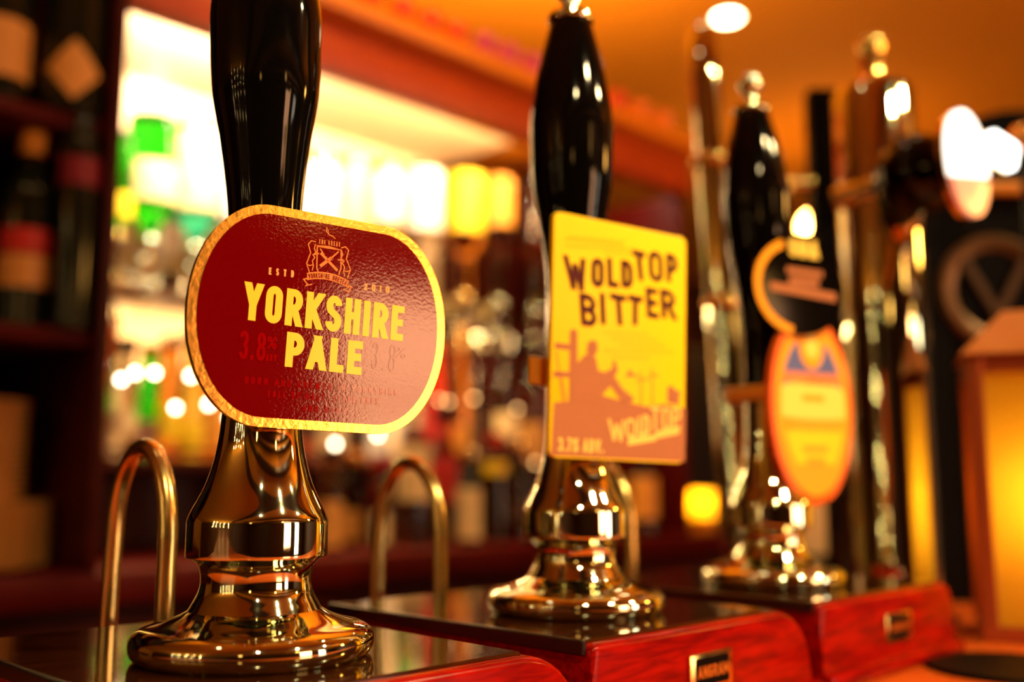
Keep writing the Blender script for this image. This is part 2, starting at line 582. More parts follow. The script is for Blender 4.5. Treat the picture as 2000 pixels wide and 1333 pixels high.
# unseen dark beams, added to break up the ceiling's reflection in the chrome
for k in range(4):
    bm = newbm(); box(bm, -4, -.62 - .92 * k, CEIL - .14, 5.1, -.46 - .92 * k, CEIL, .01); struct('trim_%d' % (k + 1), bm, 'pub_wall')

# ceiling downlights
for i, (x, y) in enumerate([d_[:2] for d_ in DOWN]):
    t = thing('downlight', 'bright white recessed ceiling light above the far end of the bar' if i == 3 else
              'unseen recessed spotlight over the bar and its customers, some added as fill', 'ceiling light', (x, y, CEIL), 0, None if i == 3 else 'spotlights above the bar')
    bm = newbm(); lathe(bm, [(.038, -.001), (.038, -.005), (.034, -.006), (.033, -.001)], 24, caps=False); obj('bezel', bm, 'chrome', t)
    bm = newbm(); lathe(bm, [(0, -.004), (.033, -.003)], 24, caps=False); obj('lamp_disc', bm, 'lamp_disc', t)
for i, (x, y, z) in enumerate(FILL_GLOBES):
    t = thing('fill_globe', 'small globe lamp added to light the ceiling, far behind the round black pump clip' if i == 4 else 'unseen amber globe lamp added over the customer side to light the ceiling', 'lamp', (x, y, CEIL), 0, None if i == 4 else 'added globe pendants')
    bm = newbm(); tube(bm, [(0, 0, 0), (0, 0, z + .1 - CEIL)], .004, 8); obj('cord', bm, 'black', t)
    bm = newbm(); sphere(bm, (0, 0, z - CEIL), .055 if i == 4 else .09, 20)
    obj('globe', bm, 'globe_bright' if i in (2, 4) else 'globe', t)
    bm = newbm(); lathe(bm, [(.03, .045 if i == 4 else .08), (.03, .11), (.006, .13)], 16, (0, 0, z - CEIL)); obj('cap', bm, 'brass', t)

# ------------------------------------------------------------------ bar counter
BAR = EYE - .115
TOP = EYE - .067
bm = newbm(); box(bm, -2.2, -.10, BAR - .045, 3.0, .60, BAR, .006)
t = thing('bar_counter', 'polished orange-brown wooden bar counter under the hand pumps', 'bar counter', (0, 0, 0))
obj('countertop', bm, 'counter', t)
bm = newbm(); box(bm, -2.2, -.02, 0, 3.0, .50, BAR - .045)
obj('counter_front', bm, 'wood_dark', t)

# ------------------------------------------------------------------ hand pumps
PUMPS = [(.212, .354), (.402, .355), (.597, .354)]
FER = smoothprof([(.0435, 0), (.0455, .002), (.0464, .005), (.0458, .0085), (.0425, .0112), (.0345, .0135), (.0285, .0160), (.0255, .0178), (.0255, .0178),
                  (.0240, .0205), (.0218, .0250), (.0212, .0300), (.0226, .0350), (.0268, .0382), (.0268, .0382), (.0273, .0392), (.0273, .0515), (.0273, .0515),
                  (.0262, .0548), (.0210, .0655), (.0176, .0770), (.0160, .0880), (.0152, .1020), (.0150, .1200)], 5)
HND = smoothprof([(.0150, .1200), (.0154, .1230), (.0146, .1500), (.0150, .1790), (.0186, .2090), (.0220, .2290), (.0232, .2520), (.0230, .2700), (.0188, .2960),
                  (.0135, .3180), (.0118, .3240)], 6)
FIN = smoothprof([(.0105, .3240), (.0130, .3250), (.0130, .3285), (.0130, .3285), (.0090, .3310), (.0058, .3340), (.0056, .3400), (.0056, .3400), (.0078, .3425), (.0086, .3470),
                  (.0070, .3520), (0, .3540)], 4)


def housing_outline(x0, x1, h, rl, rr):
    o = [(x0, 0), (x1, 0)]
    o += [(x1 - rr + rr * cos(radians(a)), h - rr * .92 + rr * .92 * sin(radians(a))) for a in range(0, 91, 10)]
    o += [(x0 + rl + rl * cos(radians(a)), h - rl + rl * sin(radians(a))) for a in range(90, 181, 15)]
    return o


def make_pump(px, py, tilt, rr, label, hoop, badge):
    t = thing('hand_pump', label, 'beer pump', (px, py, BAR))
    H = TOP - BAR
    x0, x1 = -.073, .110
    y0, y1 = .281 - py, .470 - py
    bm = newbm()
    prism(bm, housing_outline(x0, x1, H - .0012, .004, rr), y0, y1)
    # outline xy -> world xz, extrusion -> y
    flip(bm, Matrix(((1, 0, 0, 0), (0, 0, 1, 0), (0, 1, 0, 0), (0, 0, 0, 1))))
    ed = [e for e in bm.edges if all(abs(v.co.y - y0) < 1e-5 for v in e.verts) and min(v.co.z for v in e.verts) > .004]
    bmesh.ops.bevel(bm, geom=ed, offset=.0035, segments=4, profile=.5, affect='EDGES')
    obj('housing', bm, 'mahogany', t, sharp=30)
    bm = newbm(); box(bm, x0 - .001, y0 + .0055, H - .0028, x1 - rr + .004, y1 + .001, H, .0008, 1)
    obj('top_panel', bm, 'mahogany_top', t)
    bm = newbm(); box(bm, x0 - .0022, y0 + .004, H - .006, x0 + .0006, y1 + .001, H + .0004, .0006, 1)
    obj('top_edging', bm, 'dark_line', t)
    bm = newbm(); box(bm, x0, y0 - .006, 0, x1 + .004, y1, .009, .003)
    obj('plinth', bm, 'mahogany', t)
    bm = newbm(); lathe(bm, FER, 72, (0, 0, H), caps=False); obj('ferrule', bm, 'chrome', t, sharp=25)
    hp = bpy.data.objects.new('handle_pivot', None)
    bm = newbm(); lathe(bm, [(r, z - .12) for r, z in HND], 64)
    h = obj('handle', bm, 'black_gloss', t, loc=(0, 0, H + .12), rot=(radians(-tilt), 0, 0))
    bpy.data.objects.remove(hp)
    bm = newbm(); lathe(bm, [(r, z - .12) for r, z in FIN], 40); obj('finial', bm, 'chrome', h)
    # the spout bends over towards the bar staff
    hx, hy, hh = hoop
    w_ = .028
    pts = [(hx, hy, H)] + [(hx, hy, H + hh * .25 * k) for k in (1, 2)]
    pts += [(hx, hy + w_ - w_ * cos(radians(a)), H + hh - w_ * 1.5 + w_ * 1.5 * sin(radians(a))) for a in range(0, 181, 9)]
    pts += [(hx, hy + 2 * w_ + .001, H + hh * .3), (hx, hy + 2 * w_ + .002, H - .03)]
    bm = newbm(); tube(bm, pts, .0043, 16)
    obj('swan_neck', bm, 'brushed', t)
    # maker's badge on the front
    bx, bz = badge, .0262
    bp = bpy.data.objects.new('badge', None)
    bm = newbm()
    box(bm, -.0175, -.0016, -.0085, .0175, .0006, .0085, .0008, 2)
    bd = obj('badge', bm, 'brass', t, loc=(bx, y0 - .0002, bz))
    bpy.data.objects.remove(bp)
    bm = newbm()
    poly(bm, [(-.0128, -.0064), (-.0138, -.0054), (-.0138, .0054), (-.0128, .0064), (.0128, .0064), (.0138, .0054), (.0138, -.0054), (.0128, -.0064)], 0)
    flip(bm, Matrix.Translation((0, -.0019, 0)) @ Matrix.Rotation(pi / 2, 4, 'X'))
    obj('badge_panel', bm, 'black', bd, False)
    bm = newbm()
    text(bm, 'ANGRAM', -.0128, -.0028, .0256, .0056, .0011, 0, .0007)
    flip(bm, Matrix.Translation((0, -.0022, 0)) @ Matrix.Rotation(pi / 2, 4, 'X'))
    obj('lettering', bm, 'brass', bd, False)
    return t


make_pump(*PUMPS[0], 3.0, .034, 'nearest hand pump with black handle and chrome base, behind the red oval pump clip', (.0, .430 - .354, .083), .012)
make_pump(*PUMPS[1], 0.0, .034, 'middle hand pump with black handle and chrome base, behind the yellow pump clip', (-.027, .432 - .355, .078), .012)
make_pump(*PUMPS[2], 1.0, .014, 'farthest hand pump with black handle, carrying the oval orange pump clip', (-.053, .430 - .354, .078), .022)


# ------------------------------------------------------------------ pump clips
def c2w(X, Y):
    return R0 * X + F0 * Y


class Clip:
    """a flat plate whose local x runs right, y up and z out towards the customers"""

    def __init__(self, name, label, axis, ang, roll, z, off=.022, back=0.0):
        hd = c2w(sin(radians(ang)), cos(radians(ang)))
        n = c2w(cos(radians(ang)), -sin(radians(ang)))
        xd = hd * cos(radians(roll)) - Vector((0, 0, 1)) * sin(radians(roll))
        yd = n.cross(xd)
        lean = radians(back)
        yd2 = yd * cos(lean) - n * sin(lean)
        n2 = n * cos(lean) + yd * sin(lean)
        o = Vector((axis[0], axis[1], z)) + n * off
        self.m = Matrix(((xd.x, yd2.x, n2.x, o.x), (xd.y, yd2.y, n2.y, o.y), (xd.z, yd2.z, n2.z, o.z), (0, 0, 0, 1)))
        self.mi = self.m.inverted()
        self.n, self.o = n2, o
        self.t = thing(name, label, 'pump clip', mtx=self.m)

    def uv(self, px, py):
        r = ray(px, py)
        p = C0 + r * ((self.o - C0).dot(self.n) / r.dot(self.n))
        q = self.mi @ p
        return (q.x, q.y)

    def part(self, name, bm, m, smooth=False, parent=None):
        return obj(name, bm, m, parent or self.t, smooth)


def place_text(bm, c, s, tl, bl, br, sw, z, gap=None):
    a, b_, d = Vector(c.uv(*tl)), Vector(c.uv(*bl)), Vector(c.uv(*br))
    ex = (d - b_); w_ = ex.length; ex.normalize()
    ey = Vector((-ex.y, ex.x))
    h_ = (a - b_).dot(ey)
    sk = (a - b_).dot(ex) / h_
    text(bm, s, 0, 0, w_, h_, sw, z, gap, xf=lambda p: tuple(b_ + ex * (p[0] + sk * 0 * p[1]) + ey * p[1]))


# --- clip 1: red oval-ended plate
zc1 = EYE + .075
tilt1 = .0025
c1 = Clip('pump_clip', 'dark red pump clip with gold rim reading YORKSHIRE PALE on the nearest pump', (.212, .354 + tilt1), 57, 1.7, zc1)


def stadium(hw, hh, rx, ry, cx=0, cy=0, n=16):
    o = []
    for sx, sy, a0 in ((1, 1, 0), (-1, 1, 90), (-1, -1, 180), (1, -1, 270)):
        for i in range(n + 1):
            a = radians(a0 + 90 * i / n)
            o.append((cx + sx * (hw - rx) + rx * cos(a), cy + sy * (hh - ry) + ry * sin(a)))
    return o


uL, uR = c1.uv(362, 625)[0], c1.uv(866, 640)[0]
vT, vB = c1.uv(614, 418)[1], c1.uv(614, 841)[1]
cx, cy, hw, hh = (uL + uR) / 2, (vT + vB) / 2, (uR - uL) / 2, (vT - vB) / 2
bm = newbm(); prism(bm, stadium(hw, hh, .0300, hh - .001, cx, cy), -.0020, .0012, .0018, 5)
c1.part('gold_plate', bm, 'gold_rim', True)
bm = newbm(); prism(bm, stadium(hw - .0036, hh - .0036, .0268, hh - .0047, cx, cy), .0004, .0015, .0002, 1)
face = c1.part('red_face', bm, 'clip_red', True)
Z1 = .00165
bm = newbm()
place_text(bm, c1, 'YORKSHIRE', (468, 550), (471, 625), (783, 668), .00290, Z1, .0014)
c1.part('name_lettering', bm, 'ink_yellow')
bm = newbm()
place_text(bm, c1, 'PALE', (564, 650), (553, 717), (702, 734), .00310, Z1, .0014)
c1.part('name_lettering', bm, 'ink_yellow')
bm = newbm()
place_text(bm, c1, '3.8', (465, 646), (463, 702), (515, 707), .0014, Z1, .0009)
place_text(bm, c1, '%', (519, 657), (518, 682), (537, 684), .0008, Z1, .0004)
place_text(bm, c1, 'ABV', (516, 692), (516, 706), (537, 708), .0007, Z1, .0004)
c1.part('strength_lettering', bm, 'ink_red')
bm = newbm()
place_text(bm, c1, '3.8', (722, 668), (721, 722), (767, 728), .0006, Z1, .0022)
place_text(bm, c1, '%', (769, 678), (767, 700), (789, 703), .0004, Z1, .0004)
c1.part('strength_lettering', bm, 'ink_ghost')
bm = newbm()
place_text(bm, c1, 'BORN AND BREWED IN YORKSHIRE', (476, 736), (475, 750), (772, 774), .0006, Z1, .0010)
place_text(bm, c1, 'FULL OF MALT, STARR HOPS', (521, 763), (520, 777), (735, 792), .0006, Z1, .0010)
place_text(bm, c1, 'AND BODY', (588, 792), (587, 804), (672, 811), .0006, Z1, .0010)
c1.part('motto_lettering', bm, 'ink_red')
bm = newbm()
place_text(bm, c1, 'ESTD', (523, 524), (522, 538), (571, 544), .0007, Z1, .0019)
place_text(bm, c1, '2010', (708, 555), (707, 568), (757, 574), .0007, Z1, .0019)
c1.part('date_lettering', bm, 'ink_peach')
# crest: shield with crossed tools, two supporters and a banner (traced from the crop at 5.263 px per photo px)
bm = newbm()
K = lambda x, y: c1.uv(440 + x / 5.263, 420 + y / 5.263)


def line(pts, sw, mbm=None):
    ribbon(mbm or bm, [K(*p) for p in pts], sw, Z1)


line([(925, 330), (1175, 370), (1172, 560), (1150, 620)], .00055)
line([(930, 330), (925, 560), (940, 590)], .00055)
line([(925, 325), (1050, 335), (1175, 372)], .0005)
line([(965, 400), (1135, 580)], .0011)
line([(960, 535), (1075, 450)], .0013)
line([(1060, 465), (1150, 385)], .0006)
line([(960, 355), (1000, 420)], .0005)
for s in (0, 1):
    q = (lambda p: p) if s == 0 else (lambda p: (2090 - p[0] + (p[1] - 450) * .0, p[1] + 62))
    line([q(p) for p in [(915, 285), (870, 275), (838, 310), (850, 350), (862, 400), (838, 460), (820, 510), (838, 560), (850, 600)]], .00045)
    line([q(p) for p in [(912, 310), (900, 350), (915, 395), (885, 420), (905, 445), (880, 480), (890, 530), (878, 580)]], .00045)
    line([q(p) for p in [(880, 420), (950, 405)]], .0005)
    line([q(p) for p in [(820, 510), (850, 530), (885, 520)]], .0004)
line([(1030, 140), (1025, 180), (1050, 215), (1040, 165)], .0004)
line([(1050, 215), (1085, 225), (1115, 255)], .0004)
bc = lambda x: 640 + .00030 * (x - 830) * 0 + ((x - 1010) / 200) ** 2 * 38 + (x - 830) * .135 - 30
xs = [825 + 43 * i for i in range(11)]
poly(bm, [K(x, bc(x) - 38) for x in xs] + [K(x, bc(x) + 38) for x in xs[::-1]], Z1)
line([(828, 660), (790, 670), (830, 720), (812, 738), (875, 718)], .0005)
line([(1250, 740), (1280, 745), (1262, 775), (1250, 800), (1195, 770)], .0005)
tri = newbm()
c1.part('crest', bm, 'ink_orange')
tri.free()
bm = newbm()
place_text(bm, c1, 'THE GREAT', (621, 469), (620, 478), (661, 484), .00035, Z1, .0005)
c1.part('crest_lettering', bm, 'ink_orange')
bm = newbm()
for i, ch in enumerate('YORKSHIRE BREWERY'):
    x = 845 + 24.0 * i
    a, b_ = Vector(K(x, bc(x) + 26)), Vector(K(x + 17, bc(x + 17) + 26))
    ex = (b_ - a).normalized(); ey = Vector((-ex.y, ex.x))
    if ch != ' ':
        glyph(bm, ch, .00078, .0019, .00027, Z1 + .0001, (lambda A, EX, EY: (lambda p: tuple(A + EX * p[0] + EY * p[1])))(a, ex, ey))
c1.part('banner_lettering', bm, 'clip_red')
# the spring clasp that grips the handle behind the plate
bm = newbm(); box(bm, -.012, -.018, -.012, .012, .018, -.0017, .001)
c1.part('clasp', bm, 'brass')

# --- clip 2: yellow upright plate
c2 = Clip('pump_clip', 'upright yellow rectangular pump clip reading WOLD TOP BITTER on the middle pump', PUMPS[1], 57, 1.4, EYE + .08)
cs = [c2.uv(*p) for p in ((1083, 412), (1340, 465), (1336, 906), (1072, 893))]


def rounded(pts, r):
    out = []
    n = len(pts)
    for i in range(n):
        p, a, b_ = Vector(pts[i]), Vector(pts[i - 1]), Vector(pts[(i + 1) % n])
        u, v = (a - p).normalized(), (b_ - p).normalized()
        for k in range(5):
            s = k / 4
            out.append(tuple(p + u * r * (1 - s) ** 2 + v * r * s ** 2))
    return out


bm = newbm(); prism(bm, rounded(cs[::-1], .004), -.003, 0, .0006, 2)
c2.part('plate', bm, 'clip_yellow', True)
K2 = lambda x, y: c2.uv(1050 + x / 2.5625, 400 + y / 2.5625)
bm = newbm()


def letter(ch, x0, y0, x1, y1, sw, bm, lean=0.0):
    """one letter in the crop's box, upright in the plate"""
    bl, br, tl = Vector(K2(x0, y1)), Vector(K2(x1, y1)), Vector(K2(x0, y0))
    w_ = (br - bl).x
    h_ = (tl - bl).y
    glyph(bm, ch, w_, h_, sw, .0003, lambda p: (bl.x + p[0] + lean * (h_ - p[1]), bl.y + p[1] - p[0] * .02))


for ch, x0, y0, x1, y1, ln in (('W', 125, 250, 235, 415, .14), ('O', 268, 262, 330, 408, 0), ('L', 345, 264, 398, 408, .05), ('D', 416, 274, 474, 412, .03),
                               ('T', 472, 224, 535, 372, .12), ('O', 553, 227, 622, 378, .05), ('P', 642, 243, 698, 384, .03),
                               ('B', 205, 440, 285, 602, .10), ('I', 308, 440, 334, 596, .06), ('T', 360, 442, 440, 596, .10), ('T', 452, 450, 524, 598, -.02),
                               ('E', 538, 412, 596, 562, .08), ('R', 612, 420, 684, 566, .08)):
    letter(ch, x0, y0, x1, y1, .0032, bm, ln)
c2.part('title_lettering', bm, 'ink_brown')
bm = newbm()
P2 = lambda pts, z=.0001: poly(bm, [K2(*p) for p in pts], z)
P2([(82, 992), (160, 985), (300, 948), (430, 985), (540, 1010), (640, 1000), (742, 1025), (736, 1288), (66, 1255)])
P2([(160, 640), (168, 624), (190, 624), (199, 640), (199, 985), (156, 985)], .00015)
P2([(86, 690), (160, 700), (160, 728), (85, 720)], .0002)
P2([(80, 835), (160, 838), (160, 866), (79, 862)], .0002)
P2([(200, 790), (238, 750), (290, 765), (302, 832), (335, 840), (375, 818), (374, 785), (388, 782), (400, 830), (385, 862), (424, 922), (482, 970),
    (470, 990), (418, 988), (385, 935), (362, 908), (322, 955), (310, 990), (168, 992), (170, 860)], .00025)
P2([(272 + 27 * cos(a * pi / 8) - 4 * sin(a * pi / 8), 722 + 42 * sin(a * pi / 8)) for a in range(16)], .0003)
P2([(246, 700), (262, 680), (292, 682), (296, 705)], .00035)
P2([(648, 990), (650, 915), (670, 905), (690, 930), (712, 935), (705, 1005)], .00015)
P2([(440, 862), (462, 822), (472, 845), (510, 862), (470, 860)], .0002)
for x, y in ((517, 870), (573, 850)):
    ribbon(bm, [K2(x, y), K2(x, 1005)], .0006, .0002)
    for a in (20, 140, 260):
        ribbon(bm, [K2(x, y), K2(x + 34 * cos(radians(a)), y + 34 * sin(radians(a)))], .0005, .0002)
ribbon(bm, [K2(92, 735), K2(128, 990)], .0006, .0002)
ribbon(bm, [K2(120, 870), K2(140, 985)], .0006, .0002)
c2.part('figure_silhouette', bm, 'ink_tan')
bm = newbm()
for ch, x0, y0, x1, y1, ln in (('W', 350, 1072, 432, 1180, .08), ('O', 440, 1068, 490, 1168, 0), ('L', 500, 1060, 535, 1158, 0), ('D', 525, 1052, 562, 1150, 0),
                               ('T', 562, 1010, 612, 1128, .0), ('O', 620, 1012, 664, 1128, 0), ('P', 674, 1012, 716, 1120, 0)):
    letter(ch, x0, y0, x1, y1, .0017, bm, ln)
for pts in ([(450, 1172), (590, 1150), (590, 1182), (450, 1206)], [(590, 1135), (712, 1105), (706, 1148), (590, 1172)]):
    poly(bm, [K2(*p) for p in pts], .0003)
c2.part('logo_lettering', bm, 'ink_pale')
bm = newbm()
place_text(bm, c2, '3.7% ABV.', (1050 + 102 / 2.5625, 400 + 1165 / 2.5625), (1050 + 100 / 2.5625, 400 + 1235 / 2.5625), (1050 + 328 / 2.5625, 400 + 1246 / 2.5625), .0012, .0003, .0008)
c2.part('strength_lettering', bm, 'ink_pale')
bm = newbm()
pts = [(140 + i * 9, 165 + 16 * sin(i * 1.7) + i * .9) for i in range(34)]
ribbon(bm, [K2(*p) for p in pts], .0006, .0003)
c2.part('handwriting', bm, 'ink_dim')
bm = newbm()
for x0, y0, x1, y1 in ((135, 205, 480, 222), (330, 238, 480, 246)):
    ribbon(bm, [K2(x0, y0), K2(x1, y1)], .0005, .0003)
for k in range(5):
    ribbon(bm, [K2(330 + 40 * (k % 3), 640 + 30 * k), K2(560 + 40 * (k % 4), 648 + 30 * k)], .0004, .0003)
o = c2.part('faded_lines', bm, 'ink_dim')
o['kind'] = 'stuff'
# bracket round the handle
zb = c2.uv(1055, 714)[1]
bm = newbm()
hr = .0165
pts = [(hr * cos(radians(a)), hr * sin(radians(a)) - .022) for a in range(-20, 201, 10)]
outl = [(x, z) for x, z in pts] + [((hr + .0018) / hr * x, (z + .022) * (hr + .0018) / hr - .022) for x, z in pts[::-1]]
t_ = bmesh.new()
for i in range(len(pts) - 1):
    q = [pts[i], pts[i + 1], outl[len(outl) - 2 - i], outl[len(outl) - 1 - i]]
    prism(t_, [(p[0], p[1]) for p in q], -.0075, .0075)
flip(t_, Matrix(((1, 0, 0, 0), (0, 0, 1, zb), (0, 1, 0, 0), (0, 0, 0, 1))))
join(bm, t_)
box(bm, -.030, zb - .0075, -.0205, -.0160, zb + .0075, -.0188, .0005, 1)
box(bm, -.0165, zb - .0075, -.0205, -.0148, zb + .0075, -.0005, .0005, 1)
box(bm, .0148, zb - .0075, -.0215, .0165, zb + .0075, -.002, .0005, 1)
c2.part('bracket', bm, 'bracket', True)

# --- clip 3: tall oval plate
c3 = Clip('pump_clip', 'tall oval orange and gold pump clip with a blue top on the farthest pump', PUMPS[2], 57, 0, EYE + .05)
l3, r3 = c3.uv(1503, 800)[0], c3.uv(1662, 800)[0]
t3, b3 = c3.uv(1578, 610)[1], c3.uv(1590, 990)[1]
ex3, ey3, ea, eb = (l3 + r3) / 2, (t3 + b3) / 2, (r3 - l3) / 2, (t3 - b3) / 2


def ell(s=1.0, n=48, a0=0, a1=360, dx=0, dy=0, ss=None):
    return [(ex3 + dx + ea * s * cos(radians(a0 + (a1 - a0) * i / n)), ey3 + dy + eb * (ss or s) * sin(radians(a0 + (a1 - a0) * i / n))) for i in range(n)]


bm = newbm(); prism(bm, ell(), -.004, .001, .0025, 4); c3.part('rim', bm, 'ink_rim_orange', True)
bm = newbm(); prism(bm, ell(.90), .0005, .0014, .0003, 1); c3.part('gold_face', bm, 'ink_gold', True)


def band(v0, v1, s, bow0=0, bow1=0, n=14):
    """part of the oval between two heights (fractions of its half height)"""
    pts = []
    for v, rev, bow in ((v0, False, bow0), (v1, True, bow1)):
        w_ = ea * s * sqrt(max(0, 1 - (v / s) ** 2))
        row = [(ex3 + w_ * (2 * i / n - 1), ey3 + eb * (v + bow * (1 - (2 * i / n - 1) ** 2))) for i in range(n + 1)]
        if not rev:
            pts += row
            R = [(ex3 + ea * s * sqrt(max(0, 1 - (vv / s) ** 2)), ey3 + eb * vv) for vv in [v0 + (v1 - v0) * k / 8 for k in range(1, 8)]]
            pts += R
        else:
            pts += row[::-1]
            pts += [(ex3 - ea * s * sqrt(max(0, 1 - (vv / s) ** 2)), ey3 + eb * vv) for vv in [v1 + (v0 - v1) * k / 8 for k in range(1, 8)]]
    return pts


bm = newbm(); poly(bm, band(.22, .66, .76), .0016); c3.part('blue_panel', bm, 'ink_blue')
bm = newbm(); poly(bm, band(.24, .36, .76), .0018); c3.part('ribbon', bm, 'ink_orange')
bm = newbm(); poly(bm, band(-.10, .20, .78, -.02, .10), .0018); c3.part('cream_panel', bm, 'ink_cream')
bm = newbm(); poly(bm, band(-.58, -.24, .74, 0, .03), .0018); c3.part('yellow_panel', bm, 'clip_yellow')
bm = newbm(); poly(bm, [(ex3 + ea * .30 * cos(a * pi / 16), ey3 + eb * .62 + eb * .22 * sin(a * pi / 16)) for a in range(32)], .0020)
md = c3.part('medallion', bm, 'ink_gold')
bm = newbm(); poly(bm, [(ex3 + ea * .16 * cos(a * pi / 16), ey3 + eb * .64 + eb * .13 * sin(a * pi / 16)) for a in range(32)], .0022)
c3.part('medallion_centre', bm, 'ink_cream', parent=md)
bm = newbm()
for k, (v, wd) in enumerate(((.10, .26), (-.20, .62), (-.42, .30), (-.54, .22))):
    poly(bm, [(ex3 - ea * wd, ey3 + eb * (v - .035)), (ex3 + ea * wd, ey3 + eb * (v - .035)), (ex3 + ea * wd, ey3 + eb * (v + .035)), (ex3 - ea * wd, ey3 + eb * (v + .035))], .0021)
c3.part('faded_lines', bm, 'ink_gold')
zb3 = c3.uv(1455, 760)[1]
bm = newbm(); box(bm, -.019, zb3 - .005, -.040, l3 + .012, zb3 + .005, -.0025, .001)
box(bm, -.019, zb3 - .005, -.042, .019, zb3 + .005, -.038, .001)
c3.part('bracket', bm, 'bracket', True)

# --- clip 4: round black plate above the oval one
c4 = Clip('pump_clip', 'round black pump clip with gold ring reading SBA, above the oval orange clip', PUMPS[2], 66, 0, EYE + .12, off=.0255)
l4, r4 = c4.uv(1474, 560)[0], c4.uv(1648, 560)[0]
t4, b4 = c4.uv(1562, 468)[1], c4.uv(1562, 655)[1]
x4, y4, a4, e4 = (l4 + r4) / 2, (t4 + b4) / 2, (r4 - l4) / 2, (t4 - b4) / 2
el4 = lambda s, n=48, a0=0, a1=360: [(x4 + a4 * s * cos(radians(a0 + (a1 - a0) * i / n)), y4 + e4 * s * sin(radians(a0 + (a1 - a0) * i / n))) for i in range(n)]
bm = newbm(); prism(bm, el4(1), -.004, 0, .001, 2)
q = [c4.uv(*p) for p in ((1530, 452), (1606, 462), (1606, 520), (1530, 520))]
prism(bm, q[::-1], -.0035, .0004, .0004, 1)
c4.part('plate', bm, 'black_gloss', True)
bm = newbm()
ring = [(x4 + a4 * .94 * cos(radians(a)), y4 + e4 * .94 * sin(radians(a))) for a in range(112, 262, 5)]
ribbon(bm, ring, .0055, .0004)
c4.part('gold_ring', bm, 'ink_gold')
bm = newbm()
place_text(bm, c4, 'SBA', (1541, 466), (1540, 500), (1597, 507), .0044, .0008, .0010)
c4.part('title_lettering', bm, 'ink_cream')
bm = newbm()
for x0, ya, x1, yb, h in ((1535, 530, 1605, 540, 9), (1540, 551, 1598, 558, 11), (1503, 562, 1632, 586, 12)):
    poly(bm, [c4.uv(x0, ya - h), c4.uv(x0, ya + h * .4), c4.uv(x1, yb + h * .4), c4.uv(x1, yb - h)], .0006)
c4.part('faded_lines', bm, 'ink_tan')
bm = newbm(); box(bm, -.010, c4.uv(1500, 540)[1] - .006, -.013, .010, c4.uv(1500, 540)[1] + .006, -.0035, .001)
c4.part('clasp', bm, 'black')

# ------------------------------------------------------------------ taps and fonts at the right
# the chrome column
pc = atd(1756, 1150, .85)
col_x, col_y = pc.x, pc.y
top_z = (atd(1705, 178, .85)).z
H = top_z - BAR
t = thing('beer_font', 'tall polished chrome beer font column beside the farthest hand pump', 'beer font', (col_x, col_y, BAR))
bm = newbm(); lathe(bm, smoothprof([(.046, 0), (.046, .004), (.046, .004), (.037, .010), (.035, .02)], 4) + [(.035, H * .5), (.035, H - .006), (.033, H - .001), (.030, H)], 64)
obj('column', bm, 'chrome', t, sharp=25)
bm = newbm(); lathe(bm, smoothprof([(.020, H - .001), (.020, H + .004), (.012, H + .010), (.0105, H + .030), (.0125, H + .042), (.011, H + .048), (0, H + .050)], 4), 32)
obj('finial', bm, 'brass', t)
# lit tap lens with its black tap head, on the column
lc = atd(1880, 322, .76)
t = thing('tap_lens', 'lit white oval tap badge with pink lower half, right of the chrome column', 'tap badge',
          mtx=Matrix.Translation(lc) @ Matrix.Rotation(radians(-45 + 38), 4, 'Z') @ Matrix.Rotation(pi / 2, 4, 'X') @ Matrix.Rotation(radians(9), 4, 'Z'))
LA, LB = .0300, .0425
EL = lambda s, a0=0, a1=360, n=40: [(LA * s * cos(radians(a0 + (a1 - a0) * i / n)), LB * s * sin(radians(a0 + (a1 - a0) * i / n))) for i in range(n + (1 if a1 - a0 < 360 else 0))]
bm = newbm(); prism(bm, EL(1.04), -.004, .002, .002, 2); obj('rim', bm, 'brass', t)
bm = newbm(); prism(bm, [p for p in EL(1.0, -14, 194)], .002, .006, .002, 3); obj('white_panel', bm, 'lens_white', t)
bm = newbm(); prism(bm, [p for p in EL(1.0, 194, 346)], .002, .0056, .002, 3); obj('pink_panel', bm, 'lens_red', t)
bm = newbm(); lathe(bm, smoothprof([(0, -.075), (.018, -.070), (.033, -.050), (.034, -.030), (.024, -.014), (.020, -.009)], 5), 32)
obj('tap_head', bm, 'black_gloss', t)
bm = newbm(); tube(bm, [(-.020, -.028, -.030), (-.052, -.044, -.020), (-.075, -.052, -.018)], [.006, .0055, .006], 14); obj('tap_spout', bm, 'brass', t)
bm = newbm(); tube(bm, [(0, 0, -.070), (-.012, -.004, -.108)], .010, 14); obj('mounting_arm', bm, 'chrome', t)
# second lit badge seen nearly edge on
l2 = atd(1952, 296, .80)
t = thing('tap_lens', 'small glowing white tap badge at the right edge, seen edge on', 'tap badge',
          mtx=Matrix.Translation(l2) @ Matrix.Rotation(radians(-45 + 25), 4, 'Z') @ Matrix.Rotation(pi / 2, 4, 'X') @ Matrix.Rotation(radians(-18), 4, 'Z'))
bm = newbm(); prism(bm, stadium(.0165, .0120, .005, .005), -.002, .004, .001, 2); obj('white_panel', bm, mat('lens_bright', (.9, .9, .9), .3, emit=(.92, 1.0, .97), es=5), t)
bm = newbm(); prism(bm, stadium(.018, .0135, .006, .006), -.010, -.0022, .001, 2); obj('rim', bm, 'brass', t)
bm = newbm(); tube(bm, [(0, 0, -.010), (0.01, -.0, -.10)], .008, 12); obj('mounting_arm', bm, 'chrome', t)
